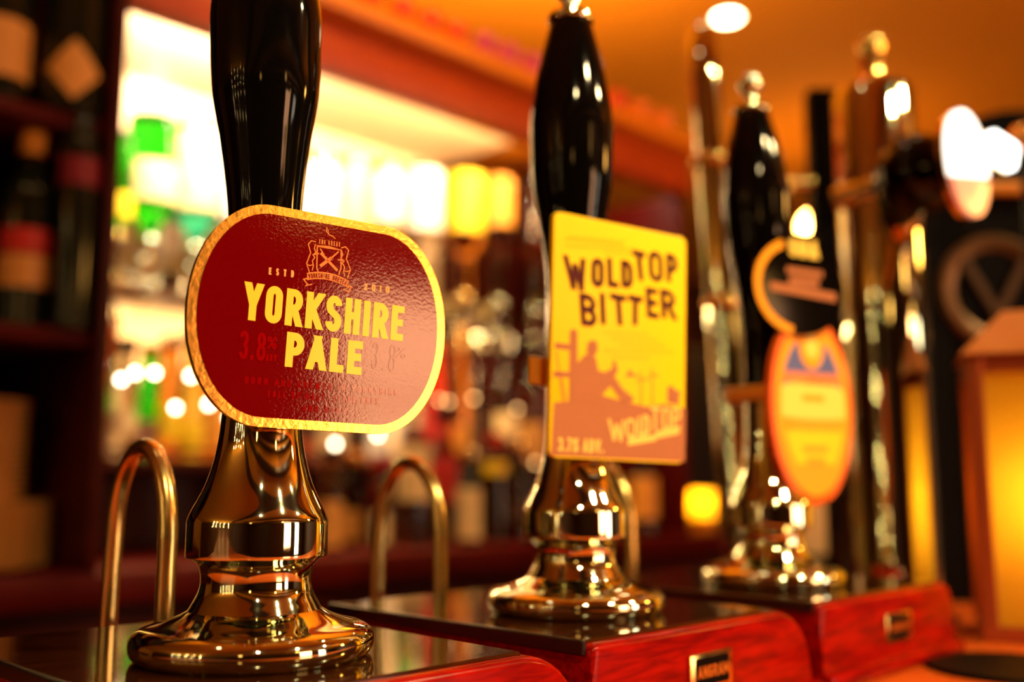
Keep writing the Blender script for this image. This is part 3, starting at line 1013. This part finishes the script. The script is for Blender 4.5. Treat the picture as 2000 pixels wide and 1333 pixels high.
# black domed dispenser
db = atd(1960, 1165, .98)
t = thing('beer_dispenser', 'black domed beer dispenser behind the lantern with a large round badge', 'dispenser', (db.x, db.y, BAR), radians(-45))
dz = atd(1960, 215, .98).z - BAR
bm = newbm()
o_ = [(-.055, 0), (.16, 0), (.16, dz - .08)] + [(.05 + .11 * cos(radians(a)), dz - .10 + .10 * sin(radians(a))) for a in range(10, 180, 10)] + [(-.055, dz - .10)]
prism(bm, o_, 0, .16, .008, 3)
flip(bm, Matrix(((1, 0, 0, 0), (0, 0, 1, 0), (0, 1, 0, 0), (0, 0, 0, 1))))
obj('casing', bm, 'black', t)
bz = atd(1950, 560, .96).z - BAR
bm = newbm(); lathe(bm, [(.040, .0), (.048, .004), (.054, .004), (.058, 0)], 40, caps=False)
flip(bm, Matrix.Translation((.012, -.001, bz)) @ Matrix.Rotation(pi / 2, 4, 'X')); rg = obj('badge_ring', bm, mat('bronze', (.11, .05, .015), .4, .6), t)
bm = newbm()
for a in (62, 118):
    box_b = bmesh.new(); box(box_b, -.036, -.005, 0, .036, .005, .003, .001, 1)
    join(bm, box_b, Matrix.Translation((.012 + (.014 if a < 90 else -.014), -.002, bz)) @ Matrix.Rotation(pi / 2, 4, 'X') @ Matrix.Rotation(radians(a), 4, 'Z'))
obj('badge_emblem', bm, mat('bronze_dark', (.06, .025, .008), .45, .5), t)
az = atd(1950, 360, .96).z - BAR
bm = newbm(); box(bm, -.05, -.012, az - .006, .155, .0, az + .006, .002); obj('trim_bar', bm, 'bracket', t)
# brass ball of a further tap
bb = atd(2001, 272, .90)
t = thing('beer_tap', 'brass ball topped tap handle cut off by the right edge of the photo', 'tap handle', (bb.x, bb.y, BAR))
hb = bb.z - BAR
bm = newbm(); sphere(bm, (0, 0, hb), .0150, 24); obj('ball', bm, 'brass', t)
bm = newbm(); lathe(bm, smoothprof([(.020, 0), (.020, .008), (.012, .016), (.007, .05), (.006, hb - .012)], 4), 24); obj('stem', bm, 'black_gloss', t)

# slim chrome post between the middle and the farthest pump
p0, p1 = atd(1462, 1150, .90), atd(1369, 52, .92)
p0.z = BAR
t = thing('chrome_post', 'slim tall chrome tap post leaning behind the farthest hand pump', 'tap post', p0)
d = p1 - p0
bm = newbm(); tube(bm, [d * s for s in (0, .1, .3, .5, .7, .9, .985, 1.0)], [.021, .0195, .0185, .0170, .0155, .0145, .0140, .008], 32); obj('post', bm, 'chrome', t)
bm = newbm(); lathe(bm, [(.030, 0), (.030, .006), (.022, .012)], 32); obj('base_flange', bm, 'chrome', t)
for s in (.75, .5):
    q = d * s
    bm = newbm()
    lathe(bm, smoothprof([(.0150, -.006), (.0195, -.003), (.0195, .003), (.0150, .006)], 3), 32, q, caps=False)
    obj('collar', bm, 'brass', t)
# dark lever font behind, with its arm
p0 = atd(1645, 1100, 1.05); p1 = atd(1594, 178, 1.05)
p0.z = BAR
t = thing('lever_font', 'dark square tap lever with a horizontal brass arm, left of the chrome column', 'tap lever', p0, radians(-45))
hz = p1.z - BAR
bm = newbm(); box(bm, -.012, -.012, 0, .012, .012, hz * .62, .002); obj('stem', bm, 'black_gloss', t)
bm = newbm(); box(bm, -.0170, -.012, hz * .70, .0170, .012, hz, .004); obj('lever', bm, 'black', t)
az = atd(1570, 362, 1.05).z - BAR
bm = newbm(); tube(bm, [(-.04, -.004, az), (.02, 0, az + .004)], .009, 16); obj('arm', bm, 'brushed', t)
bm = newbm(); box(bm, -.02, -.014, hz * .60, .02, .014, hz * .71, .003); obj('bracket', bm, 'black', t)

# lantern on the bar
lp = atd(1988, 1243, .735)
lp.z = BAR
t = thing('lantern', 'copper framed lantern with an amber lit pane at the right end of the bar', 'lantern', lp, radians(-45 - 21))
LW = .021 + .015
LH = atd(1900, 690, .735).z - BAR
x0, x1 = -.0225, .0675
for ix, x in enumerate((x0, x1 - .011)):
    for y in (0, .079):
        bm = newbm(); box(bm, x, y, .009, x + .011, y + .011, LH, .001, 1); obj('corner_post', bm, 'copper', t)
bm = newbm(); box(bm, x0, 0, 0, x1, .09, .011, .001, 1); obj('base_tray', bm, 'copper', t)
bm = newbm(); box(bm, x0 + .011, .001, LH - .014, x1 - .011, .0105, LH, .0008, 1); box(bm, x0 + .001, .011, LH - .014, x0 + .0105, .079, LH, .0008, 1); box(bm, x1 - .0105, .011, LH - .014, x1 - .001, .079, LH, .0008, 1); box(bm, x0 + .011, .0795, LH - .014, x1 - .011, .089, LH, .0008, 1)
obj('top_rail', bm, 'copper', t)
bm = newbm()
bm.faces.new([bm.verts.new(p_) for p_ in ((x0 + .0105, .005, .0105), (x1 - .0105, .005, .0105), (x1 - .0105, .005, LH - .013), (x0 + .0105, .005, LH - .013))]); obj('glass_pane', bm, 'pane', t, False)
bm = newbm()
bm.faces.new([bm.verts.new(p_) for p_ in ((x0 + .005, .0105, .0105), (x0 + .005, .0795, .0105), (x0 + .005, .0795, LH - .013), (x0 + .005, .0105, LH - .013))]); obj('glass_pane', bm, 'pane', t, False)
bm = newbm()
v = [bm.verts.new(p) for p in ((x0 - .004, -.004, LH), (x1 + .004, -.004, LH), (x1 + .004, .094, LH), (x0 - .004, .094, LH), (x0 + .030, .030, LH + .036), (x1 - .030, .030, LH + .036), (x1 - .030, .060, LH + .036), (x0 + .030, .060, LH + .036))]
for f in ((3, 2, 1, 0), (0, 1, 5, 4), (1, 2, 6, 5), (2, 3, 7, 6), (3, 0, 4, 7), (4, 5, 6, 7)):
    bm.faces.new([v[i] for i in f])
obj('roof', bm, 'lantern_roof', t, False)
bm = newbm(); lathe(bm, [(.018, .011), (.018, .070), (0, .070)], 20, (.0225, .045, 0)); cd = obj('candle', bm, 'cream', t)
bm = newbm(); sphere(bm, (.0225, .045, .083), .006, 10, 1.8); obj('flame', bm, 'flame', cd)
lw = Matrix.Rotation(radians(-45 - 21), 4, 'Z') @ Vector((.0225, .045, .11))
lamp('lantern_flame', 'POINT', lp + lw, 0.15, (1, .62, .16), .01)
# thin dark disc in front of it
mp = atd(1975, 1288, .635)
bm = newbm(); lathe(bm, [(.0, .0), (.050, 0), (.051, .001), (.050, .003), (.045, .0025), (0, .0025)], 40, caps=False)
tag(obj('black_disc', bm, 'black', None, loc=(mp.x, mp.y, BAR)), 'thin round black disc lying on the counter in front of the lantern', 'bar mat')

# ------------------------------------------------------------------ back bar
BC = 1.065
WY = 1.56
bm = newbm(); box(bm, -.6, 1.15, BC - .04, 1.80, WY + .02, BC, .006)
t = thing('back_counter', 'dark red wooden back bar counter carrying the spirit bottles', 'back counter')
obj('countertop', bm, 'wood_red', t)
bm = newbm(); box(bm, -.6, 1.19, 0, 1.78, WY, BC - .04); obj('cupboard_front', bm, 'wood_dark', t)
SH0 = 1.198
# frame: canopy, uprights, panels
t = thing('canopy', 'orange-brown wooden canopy running along the top of the back bar', 'canopy')
bm = newbm(); box(bm, .487, 1.155, 1.756, 1.685, 1.19, 1.84, .003); obj('fascia', bm, 'wood_fascia', t)
bm = newbm(); box(bm, .487, 1.125, 1.838, 1.70, 1.58, 1.868, .006); obj('canopy_moulding', bm, 'wood_mould', t)
bm = newbm(); box(bm, .488, 1.192, 1.8325, 1.340, WY - .002, 1.8375); obj('pale_soffit', bm, 'mirror_cream', t, False)  # pale underside, carries on the mirror's bright reflection in its colour
t = thing('wall_panelling', 'dark wooden panelling with a pale panel standing in for the mirror reflection', 'panelling')
bm = newbm(); box(bm, .487, WY, 1.22, 1.342, WY + .015, 1.836); obj('pale_reflection_panel', bm, 'mirror_cream', t, False)  # pale colour in place of a mirror reflecting the bright room
bm = newbm(); box(bm, 1.342, WY - .004, BC, 1.672, WY + .015, 1.838); obj('dark_panel', bm, 'wood_dark', t, False)
bm = newbm(); box(bm, .485, WY - .002, BC, 1.342, WY + .013, 1.22); obj('dark_panel', bm, 'wood_dark', t, False)
def upright(words, *b_):
    bm = newbm(); box(bm, *b_, .002)
    return bm, words


bm, wd = upright('dark upright board at the right end of the pale panel', 1.340, 1.51, SH0, 1.365, WY - .005, 1.755)
tag(obj('upright', bm, 'wood_dark'), wd, 'upright')
bm, wd = upright('red end board of the back bar behind the slim chrome post', 1.655, 1.17, BC, 1.672, WY - .005, 1.755)
tag(obj('upright', bm, 'wood_red'), wd, 'upright')
SH = 1.198
bm = newbm(); box(bm, .487, 1.33, SH - .016, 1.654, WY - .005, SH, .002); tag(obj('shelf', bm, 'wood_dark'), 'long dark wooden shelf under the middle row of bottles', 'shelf')
RAILZ = 1.485
bm = newbm(); box(bm, .487, 1.49, RAILZ - .012, 1.654, 1.505, RAILZ + .012, .002); tag(obj('optic_rail', bm, 'wood_dark'), 'dark rail holding the spirit measures under the inverted bottles', 'rail')
# light pucks added under the canopy to put glints in the bottles
for i in range(6):
    x = .58 + .19 * i
    bm = newbm(); lathe(bm, [(0, -.004), (.006, -.003), (.007, 0)], 16, caps=False)
    tag(obj('glint_puck', bm, 'puck', None, loc=(x, 1.24, 1.8325 if x < 1.34 else 1.838)), 'small round light added under the back bar canopy for glints', 'spotlight', 'added canopy lights')
# bulb added on the pale panel, standing in for a lamp's mirror reflection
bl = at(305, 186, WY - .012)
tt = thing('reflection_bulb', 'small white bulb standing in for a lamp reflection above the green bottle', 'light', bl)
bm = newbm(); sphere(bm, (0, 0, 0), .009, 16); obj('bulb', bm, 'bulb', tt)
bm = newbm(); lathe(bm, [(.006, 0), (.006, .012)], 12); flip(bm, Matrix.Rotation(-pi / 2, 4, 'X')); obj('holder', bm, 'chrome', tt)

# left cabinet with wine
t = thing('wine_cabinet', 'dark open cabinet of wine bottles at the left edge', 'cabinet')
bm = newbm(); box(bm, -.2, 1.50, BC, .4715, 1.52, 2.2); obj('back_panel', bm, 'near_black', t, False)
bm = newbm(); box(bm, .4718, 1.15, BC, .4858, 1.52, 2.2, .002); obj('side_panel', bm, 'wood_dark', t)
CS = [1.342, 1.600]
for z in CS:
    bm = newbm(); box(bm, -.2, 1.17, z - .018, .4715, 1.5, z, .002); obj('shelf', bm, 'wood_red', t)
bm = newbm(); box(bm, -.22, 1.15, BC, -.2, 1.5, 2.2, .002); obj('side_panel', bm, 'wood_dark', t)

# ------------------------------------------------------------------ bottles


def bottle_prof(h, r, neck=.0135, sh=.60, shr=.12):
    return smoothprof([(0, .0005), (r * .85, .0), (r, .006), (r, .012), (r, h * sh * .5), (r, h * sh), (r * .86, h * (sh + shr * .45)), (neck * 1.25, h * (sh + shr)), (neck, h * (sh + shr + .06)), (neck, h * .93), (neck, h * .93), (neck * 1.1, h * .94), (neck * 1.1, h)], 3)


def bottle(label, base, h, r, glass, lab=None, cap='black', inverted=False, group=None, face=None, diamond=False, sh=.60, neck=.0135, name='spirit_bottle', cat='bottle'):
    """lab = (material, z0, z1) heights on the body; inverted bottles hang neck down, base at the top"""
    m4 = Matrix.Translation(base)
    rz = math.atan2(-base[1], -base[0])
    if inverted:
        m4 = m4 @ Matrix.Rotation(pi, 4, 'X')
    t = thing(name, label, cat, mtx=m4, group=group)
    bm = newbm(); lathe(bm, bottle_prof(h, r, neck, sh), 24, caps=False); obj('glass', bm, glass, t, sharp=40)
    if lab:
        labs = lab if isinstance(lab, list) else [lab]
        for (lm, z0, z1) in labs:
            a0 = (-rz if inverted else rz) + (.05 if diamond else radians(12))
            bm = newbm()
            n = 18
            for i in range(n):
                aa, ab = a0 - 1.5 + 3.0 * i / n, a0 - 1.5 + 3.0 * (i + 1) / n
                def hz(a):
                    if not diamond:
                        return z0, z1
                    k = max(0.02, 1 - abs(a - a0) / 1.0)
                    mid = (z0 + z1) / 2
                    return mid - (mid - z0) * k, mid + (z1 - mid) * k
                (l0, u0), (l1, u1) = hz(aa), hz(ab)
                rr = r + .0006
                bm.faces.new([bm.verts.new(p) for p in ((rr * cos(aa), rr * sin(aa), l0), (rr * cos(ab), rr * sin(ab), l1), (rr * cos(ab), rr * sin(ab), u1), (rr * cos(aa), rr * sin(aa), u0))])
            bmesh.ops.remove_doubles(bm, verts=bm.verts, dist=1e-5)
            obj('label', bm, lm, t)
    if cap and not inverted:
        bm = newbm(); lathe(bm, [(neck * 1.18, h * .90), (neck * 1.22, h * .91), (neck * 1.22, h + .002), (neck, h + .003)], 16); obj('cap', bm, cap, t)
    return t


def optic(x, y, z, label, mt='chrome'):
    """spirit measure: grip, clear chamber, nozzle"""
    t = thing('optic_measure', label, 'spirit measure', (x, y, z), 0, 'optics under the inverted bottles')
    bm = newbm(); lathe(bm, smoothprof([(.010, 0), (.017, -.004), (.017, -.014), (.012, -.020)], 3), 18); obj('collar', bm, mt, t)
    bm = newbm(); lathe(bm, smoothprof([(.011, -.020), (.019, -.028), (.019, -.058), (.012, -.066)], 3), 18); obj('chamber', bm, 'g_clear', t)
    bm = newbm(); lathe(bm, smoothprof([(.012, -.066), (.015, -.072), (.006, -.086), (.004, -.100)], 3), 18); obj('nozzle', bm, mt, t)
    bm = newbm(); box(bm, -.006, .008, -.04, .006, 1.4895 - y, -.006, .001, 1); obj('bracket', bm, 'chrome', t)


OY = 1.40
ordinal = ['first', 'second', 'third', 'fourth', 'fifth', 'sixth', 'seventh', 'eighth', 'ninth', 'tenth', 'eleventh', 'twelfth', 'thirteenth']
# inverted row: centre px, body top px, body bottom px, width px, glass, label material, label px from/to, words
INV = [
    (232, 262, 450, 72, 'g_green', 'label_yellow', 385, 430, 'dark green inverted bottle at the left end of the optic row'),
    (303, 232, 455, 104, 'g_green', 'label_cream', 328, 402, 'bright green inverted bottle with a cream oblong label'),
    (392, 246, 482, 96, 'g_teal', 'label_cream', 268, 420, 'turquoise inverted bottle with a tall cream label'),
    (478, 262, 480, 84, 'g_clear', 'label_white', 300, 440, 'clear inverted bottle directly behind the nearest black handle'),
    (556, 285, 480, 80, 'g_clear', 'label_white', 330, 450, 'clear inverted bottle behind the red pump clip top'),
    (628, 302, 480, 74, 'g_yellow', 'label_white', 330, 460, 'pale yellow inverted bottle at the right side of the nearest handle'),
    (690, 312, 475, 72, 'g_clear', 'label_cream', 335, 450, 'clear inverted bottle with cream label above the red clip'),
    (756, 320, 475, 70, 'g_yellow', 'label_white', 345, 440, 'pale inverted bottle with white label over the red clip corner'),
    (828, 330, 475, 76, 'g_clear', 'label_white', 340, 455, 'clear inverted bottle with a bright white label left of the yellow one'),
    (910, 340, 470, 74, 'g_amber', 'label_yellow', 346, 458, 'inverted bottle with a bright yellow label'),
    (975, 350, 462, 56, 'g_brown', 'label_orange', 352, 445, 'narrow inverted bottle with an orange label at the right end of the row'),
    (1046, 352, 478, 62, 'g_brown', None, 0, 0, 'dark brown inverted bottle just left of the middle handle'),
]
for i, (px, yt, yb, wpx, gl, lm, la, lb, words) in enumerate(INV):
    b0 = at(px, yt, OY)
    b1 = at(px, yb, OY)
    dep = (b0 - C0).dot(F0)
    r = min(wpx * dep / F / 2, .040)
    body = b0.z - b1.z
    NECKZ = RAILZ + .03
    h = b0.z - NECKZ
    sh = min(body / h, .72)
    lab = None
    if lm:
        lab = (lm, b0.z - at(px, la, OY).z, b0.z - at(px, lb, OY).z)
    bottle(words, (b0.x, OY, b0.z), h, r, gl, lab, None, True, 'inverted spirit bottles on the optics', sh=sh)
    optic(b0.x, OY, NECKZ + .012, ordinal[i] + ' spirit measure from the left, under the inverted bottles', 'chrome' if i % 3 else 'brass')

# middle shelf: standing bottles
MID = [
    (206, 600, 62, 'g_brown', 'label_tan', 'brown bottle with tan label at the left end of the middle shelf', 1.47),
    (240, 690, 52, 'g_clear', 'label_cream', 'clear bottle with cream label on the middle shelf, left of the yellow ones', 1.40),
    (290, 680, 50, 'g_green', 'label_pink', 'greenish bottle with pinkish label on the middle shelf', 1.44),
    (331, 660, 44, 'g_amber', 'label_yellow', 'amber bottle with a low yellow label, left one of the yellow pair', 1.38),
    (374, 650, 44, 'g_yellow', 'label_yellow', 'golden bottle with yellow label, right one of the yellow pair', 1.38),
    (424, 640, 54, 'g_amber', 'label_orange', 'amber bottle with orange label at the left rim of the red clip', 1.42),
    (478, 640, 56, 'g_amber', 'label_orange', 'amber bottle behind the base of the red clip', 1.42),
    (540, 640, 56, 'g_clear', 'label_white', 'clear bottle behind the nearest pump neck', 1.42),
    (600, 640, 52, 'g_brown', 'label_dark', 'dark bottle right behind the nearest chrome neck', 1.42),
    (644, 660, 50, 'g_clear', 'label_cream', 'clear bottle with cream label just right of the nearest chrome neck', 1.40),
    (697, 660, 46, 'g_amber', 'label_dark', 'amber bottle with dark label under the lower edge of the red clip', 1.44),
    (740, 660, 40, 'g_clear', 'label_white', 'clear bottle with tall white label under the right end of the red clip', 1.39),
    (796, 660, 46, 'g_green', 'label_white', 'dark green bottle with white label under the right corner of the red clip', 1.44),
    (846, 640, 44, 'g_red', 'label_red', 'red bottle with red label right of the red clip', 1.40),
    (893, 660, 46, 'g_amber', 'label_orange', 'amber bottle with bright orange label right of the red clip', 1.39),
    (938, 660, 46, 'g_brown', 'label_dark', 'brown bottle with a dark label right of the orange labelled one', 1.45),
    (990, 660, 46, 'g_brown', 'label_cream', 'brown bottle with small cream label left of the middle pump', 1.40),
    (1040, 640, 46, 'g_amber', 'label_tan', 'amber bottle with tan label beside the middle pump handle', 1.44),
]
for i, (px, yt, wpx, gl, lm, words, Yp) in enumerate(MID):
    b0 = at(px, 800, Yp)
    dep = (b0 - C0).dot(F0)
    r = min(wpx * dep / F / 2, .037)
    h = min(max(at(px, yt, Yp).z - SH, .17), .262)
    f0, f1 = ((.10, .42), (.20, .40), (.04, .34), (.16, .44), (.08, .30))[i % 5]
    if px == 740:
        f0, f1 = .06, .52
    bottle(words, (b0.x, Yp, SH), h, r, gl, (lm, h * f0, h * f1), ('chrome', 'black', 'brass', 'chrome')[i % 4], False, 'bottles standing on the middle shelf', sh=.58)

# on the back counter
LOW = [
    (648, 880, 44, 'g_amber', ('label_tan', .05, .5), 'short amber bottle with tan label on the back counter beside the nearest chrome neck', 1.24),
    (686, 890, 38, 'g_brown', ('label_tan', .08, .4), 'short brown bottle left of the middle spout', 1.30),
    (745, 900, 34, 'g_red', ('label_cream', .05, .42), 'small red bottle with cream label inside the middle spout loop', 1.24),
    (806, 770, 64, 'g_clear', ('label_cream', .30, .66), 'large pale bottle with broad cream label on the back counter right of the middle spout', 1.24),
    (866, 800, 54, 'g_red', ('label_red', .3, .6), 'dark red bottle next to the large pale bottle', 1.29),
    (916, 880, 46, 'g_wine', ('label_cream', .06, .60), 'dark bottle with cream label standing near the counter front', 1.22),
    (968, 850, 48, 'g_brown', ('label_yellow', .62, .74), 'brown bottle with a gold neck band left of the middle pump', 1.27),
    (1012, 860, 46, 'g_brown', ('label_dark', .2, .4), 'brown bottle touching the middle pump outline', 1.24),
    (1257, 890, 50, 'g_brown', ('label_orange', .18, .72), 'brown bottle with glowing orange label between the middle and farthest pumps', 1.24),
]
for i, (px, yt, wpx, gl, (lm, f0, f1), words, Yp) in enumerate(LOW):
    b0 = at(px, 950, Yp)
    dep = (b0 - C0).dot(F0)
    r = min(wpx * dep / F / 2, .045)
    h = max(at(px, yt, Yp).z - BC, .13)
    bottle(words, (b0.x, Yp, BC), h, r, gl, (lm, h * f0, h * f1), ('black', 'brass', 'red_card', 'brass')[i % 4], False, 'bottles standing on the back counter', sh=.62)

# glowing bulbs added along the middle shelf, standing in for glints on caps and optics
t = thing('glint_string', 'added string of small bulbs standing in for glints on the middle shelf bottles', 'glint string', (.7, 1.325, SH))
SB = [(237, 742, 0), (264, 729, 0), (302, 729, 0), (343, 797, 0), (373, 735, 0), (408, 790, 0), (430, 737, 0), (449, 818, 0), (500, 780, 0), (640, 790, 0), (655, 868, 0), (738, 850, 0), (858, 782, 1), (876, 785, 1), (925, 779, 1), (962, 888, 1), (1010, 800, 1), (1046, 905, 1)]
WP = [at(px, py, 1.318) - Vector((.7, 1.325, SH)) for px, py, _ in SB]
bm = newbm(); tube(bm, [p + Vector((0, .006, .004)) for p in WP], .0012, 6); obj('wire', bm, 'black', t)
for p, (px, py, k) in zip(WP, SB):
    bm = newbm(); sphere(bm, p, .0042 if k == 0 else .0036, 10); obj('bulb', bm, 'glint_amber' if k else 'bulb', t)

# upper bottles on the far right of the back bar and the red box
b0 = at(1228, 425, 1.40)
bm = newbm(); box(bm, 1.545, 1.18, 1.470, 1.6545, 1.32, 1.482, .002); tag(obj('bracket_shelf', bm, 'wood_dark'), 'short dark shelf under the red carton', 'shelf')
bottle('dark bottle with pale round label above the yellow pump clip', (1.580, 1.26, 1.482), .19, .028, 'g_brown', ('label_cream', .004, .060), 'brass', False)
bm = newbm(); box(bm, 1.612, 1.185, 1.482, 1.653, 1.26, 1.575, .002)
tag(obj('carton', bm, 'red_card'), 'red carton above the top right corner of the yellow pump clip', 'box')

# wine cabinet contents
WINE = [
    (.3600, 1.215, 1.600, .034, 'label_tan', .03, .10, False, 'wine bottle with upright tan label at the left edge, upper shelf'),
    (.4365, 1.190, 1.600, .0335, 'label_tan', .013, .088, True, 'wine bottle with a diamond shaped label on the upper shelf'),
    (.3450, 1.330, 1.342, .034, 'label_orange', .10, .16, False, 'dim wine bottle with orange label at the back of the middle shelf'),
    (.4090, 1.225, 1.342, .031, 'label_red', .055, .085, False, 'wine bottle with red and cream label on the middle shelf'),
    (.4475, 1.178, 1.342, .0225, 'label_wine', .17, .205, False, 'slim wine bottle with dim red label beside the cabinet side panel'),
]
for x, y, z, r, lm, l0, l1, dia, words in WINE:
    lab = [(lm, l0, l1)]
    if 'red and cream' in words:
        lab = [('label_red', .088, .118), ('label_tan', .048, .086)]
    t = bottle(words, (x, y, z), .30 if r > .03 else .245, r, 'g_wine', lab, 'label_red' if dia else 'black', False, 'wine bottles in the left cabinet', diamond=dia, name='wine_bottle', sh=.52 if 'red and cream' in words else .86 if r < .03 else .62)
    if 'red and cream' in words:
        bm = newbm(); lathe(bm, [(.0150, .212), (.0150, .250)], 20, caps=False); obj('neck_label', bm, 'label_orange', t)

# stacks of plates at the lower left: every plate a thing
def plate_bm(r):
    bm = newbm()
    lathe(bm, smoothprof([(0, .0015), (r * .6, .0015), (r * .62, 0), (r * .66, .0015), (r, .0065), (r, .0075), (r * .98, .0078), (r * .64, .0035), (0, .003)], 3), 36, caps=False)
    return bm


ordinal += ['fourteenth', 'fifteenth', 'sixteenth']
proto = obj('plate', plate_bm(.077), 'cream')
for k in range(16):
    o = proto if k == 0 else proto.copy()
    if k:
        COL.objects.link(o)
    o.location = (.390, 1.268, BC + .0047 * k)
    tag(o, 'large cream plate in the low stack on the back counter, %s from the bottom' % ordinal[k], 'plate', 'large plates')
proto2 = obj('dish', plate_bm(.048), 'cream')
for k in range(16):
    o = proto2 if k == 0 else proto2.copy()
    if k:
        COL.objects.link(o)
    o.location = (.390, 1.268, BC + .0047 * 15 + .0078 + .0073 * k)
    tag(o, 'small cream dish piled on the large plates, %s from the bottom' % ordinal[k], 'dish', 'small dishes')

# baubles along the canopy ledge
BAU = [(655, 5, 'orangeball', 'orange'), (720, 20, 'redball', 'red'), (785, 34, 'redball', 'red'), (840, 50, 'redball', 'red'), (890, 64, 'redball', 'red'), (945, 90, 'purple', 'purple'), (990, 104, 'purple', 'purple'), (1036, 120, 'purple', 'purple'),
       (1205, 196, 'redball', 'red'), (1250, 208, 'orangeball', 'orange'), (1295, 222, 'orangeball', 'orange')]
cnt = {}
for px, py, mm, cw in BAU:
    p = at(px, py, 1.15)
    cnt[cw] = cnt.get(cw, 0) + 1
    rr = .021
    t = thing('bauble', '%s %s bauble from the left on the canopy ledge' % (ordinal[cnt[cw] - 1], cw), 'bauble', (p.x, 1.15, 1.868), 0, 'baubles on the canopy ledge')
    bm = newbm(); sphere(bm, (0, 0, rr), rr, 18); obj('ball', bm, mm, t)
    bm = newbm(); lathe(bm, [(.003, 2 * rr - .001), (.003, 2 * rr + .003), (.0015, 2 * rr + .004)], 10); obj('cap', bm, 'brass', t)

# candle jar on the back counter
p = at(1368, 1010, 1.20)
t = thing('candle_jar', 'glowing amber candle jar on the back counter left of the farthest pump', 'candle', (p.x - .01, 1.20, BC))
bm = newbm(); lathe(bm, [(0, .0005), (.030, .0005), (.034, .003), (.034, .083)], 28, caps=False); obj('jar', bm, 'pane', t)
bm = newbm(); lathe(bm, [(.027, .007), (.027, .035), (0, .035)], 20); obj('wax', bm, 'cream', t)
bm = newbm(); sphere(bm, (0, 0, .048), .006, 10, 1.7); obj('flame', bm, 'flame', t)
lamp('candle_flame', 'POINT', (p.x - .01, 1.20, BC + .064), .6, (1, .50, .06), .008)

# far things right of the back bar
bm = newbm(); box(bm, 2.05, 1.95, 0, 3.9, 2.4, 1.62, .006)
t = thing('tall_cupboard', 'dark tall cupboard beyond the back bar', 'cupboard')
obj('carcass', bm, 'near_black', t)
bm = newbm(); box(bm, 2.07, 1.935, .1, 2.95, 1.952, 1.60, .003); obj('door', bm, 'near_black', t)
bm = newbm(); box(bm, 2.97, 1.935, .1, 3.88, 1.952, 1.60, .003); obj('door', bm, 'near_black', t)
p = at(1608, 1040, 1.0)
pp = atd(1610, 1040, 1.55)
t = thing('menu_board', 'cream board standing between the farthest pump and the chrome column', 'board', (pp.x, pp.y, 0), radians(-45))
z0, z1 = atd(1610, 1085, 1.55).z, atd(1610, 850, 1.55).z
bm = newbm(); box(bm, -.06, 0, z0, .034, .012, z1, .002); obj('board', bm, 'label_cream', t)
bm = newbm(); box(bm, -.05, .013, 0, -.035, .03, z1 - .03); box(bm, .015, .013, 0, .03, .03, z1 - .03); obj('stand', bm, 'wood_dark', t)

# curtain of fairy lights on the end wall, it sparkles in the chrome
t = thing('fairy_lights', 'curtain of warm fairy lights on the end wall', 'fairy lights', (-3.2, .6, CEIL - .01))
bm = newbm()
pts = []
for k in range(5):
    ys = -.9 + .42 * k
    pts += [(0, ys, 0), (0, ys, -1.25), (0, ys + .05, -1.25), (0, ys + .05, 0)]
tube(bm, pts, .003, 6); obj('wire', bm, 'black', t)
for k in range(5):
    for q in range(6):
        bm = newbm(); sphere(bm, (.014, -.9 + .42 * k + random.uniform(-.05, .05), -.06 - .22 * q + random.uniform(-.05, .05)), .011, 8); obj('bulb', bm, 'fairy', t)
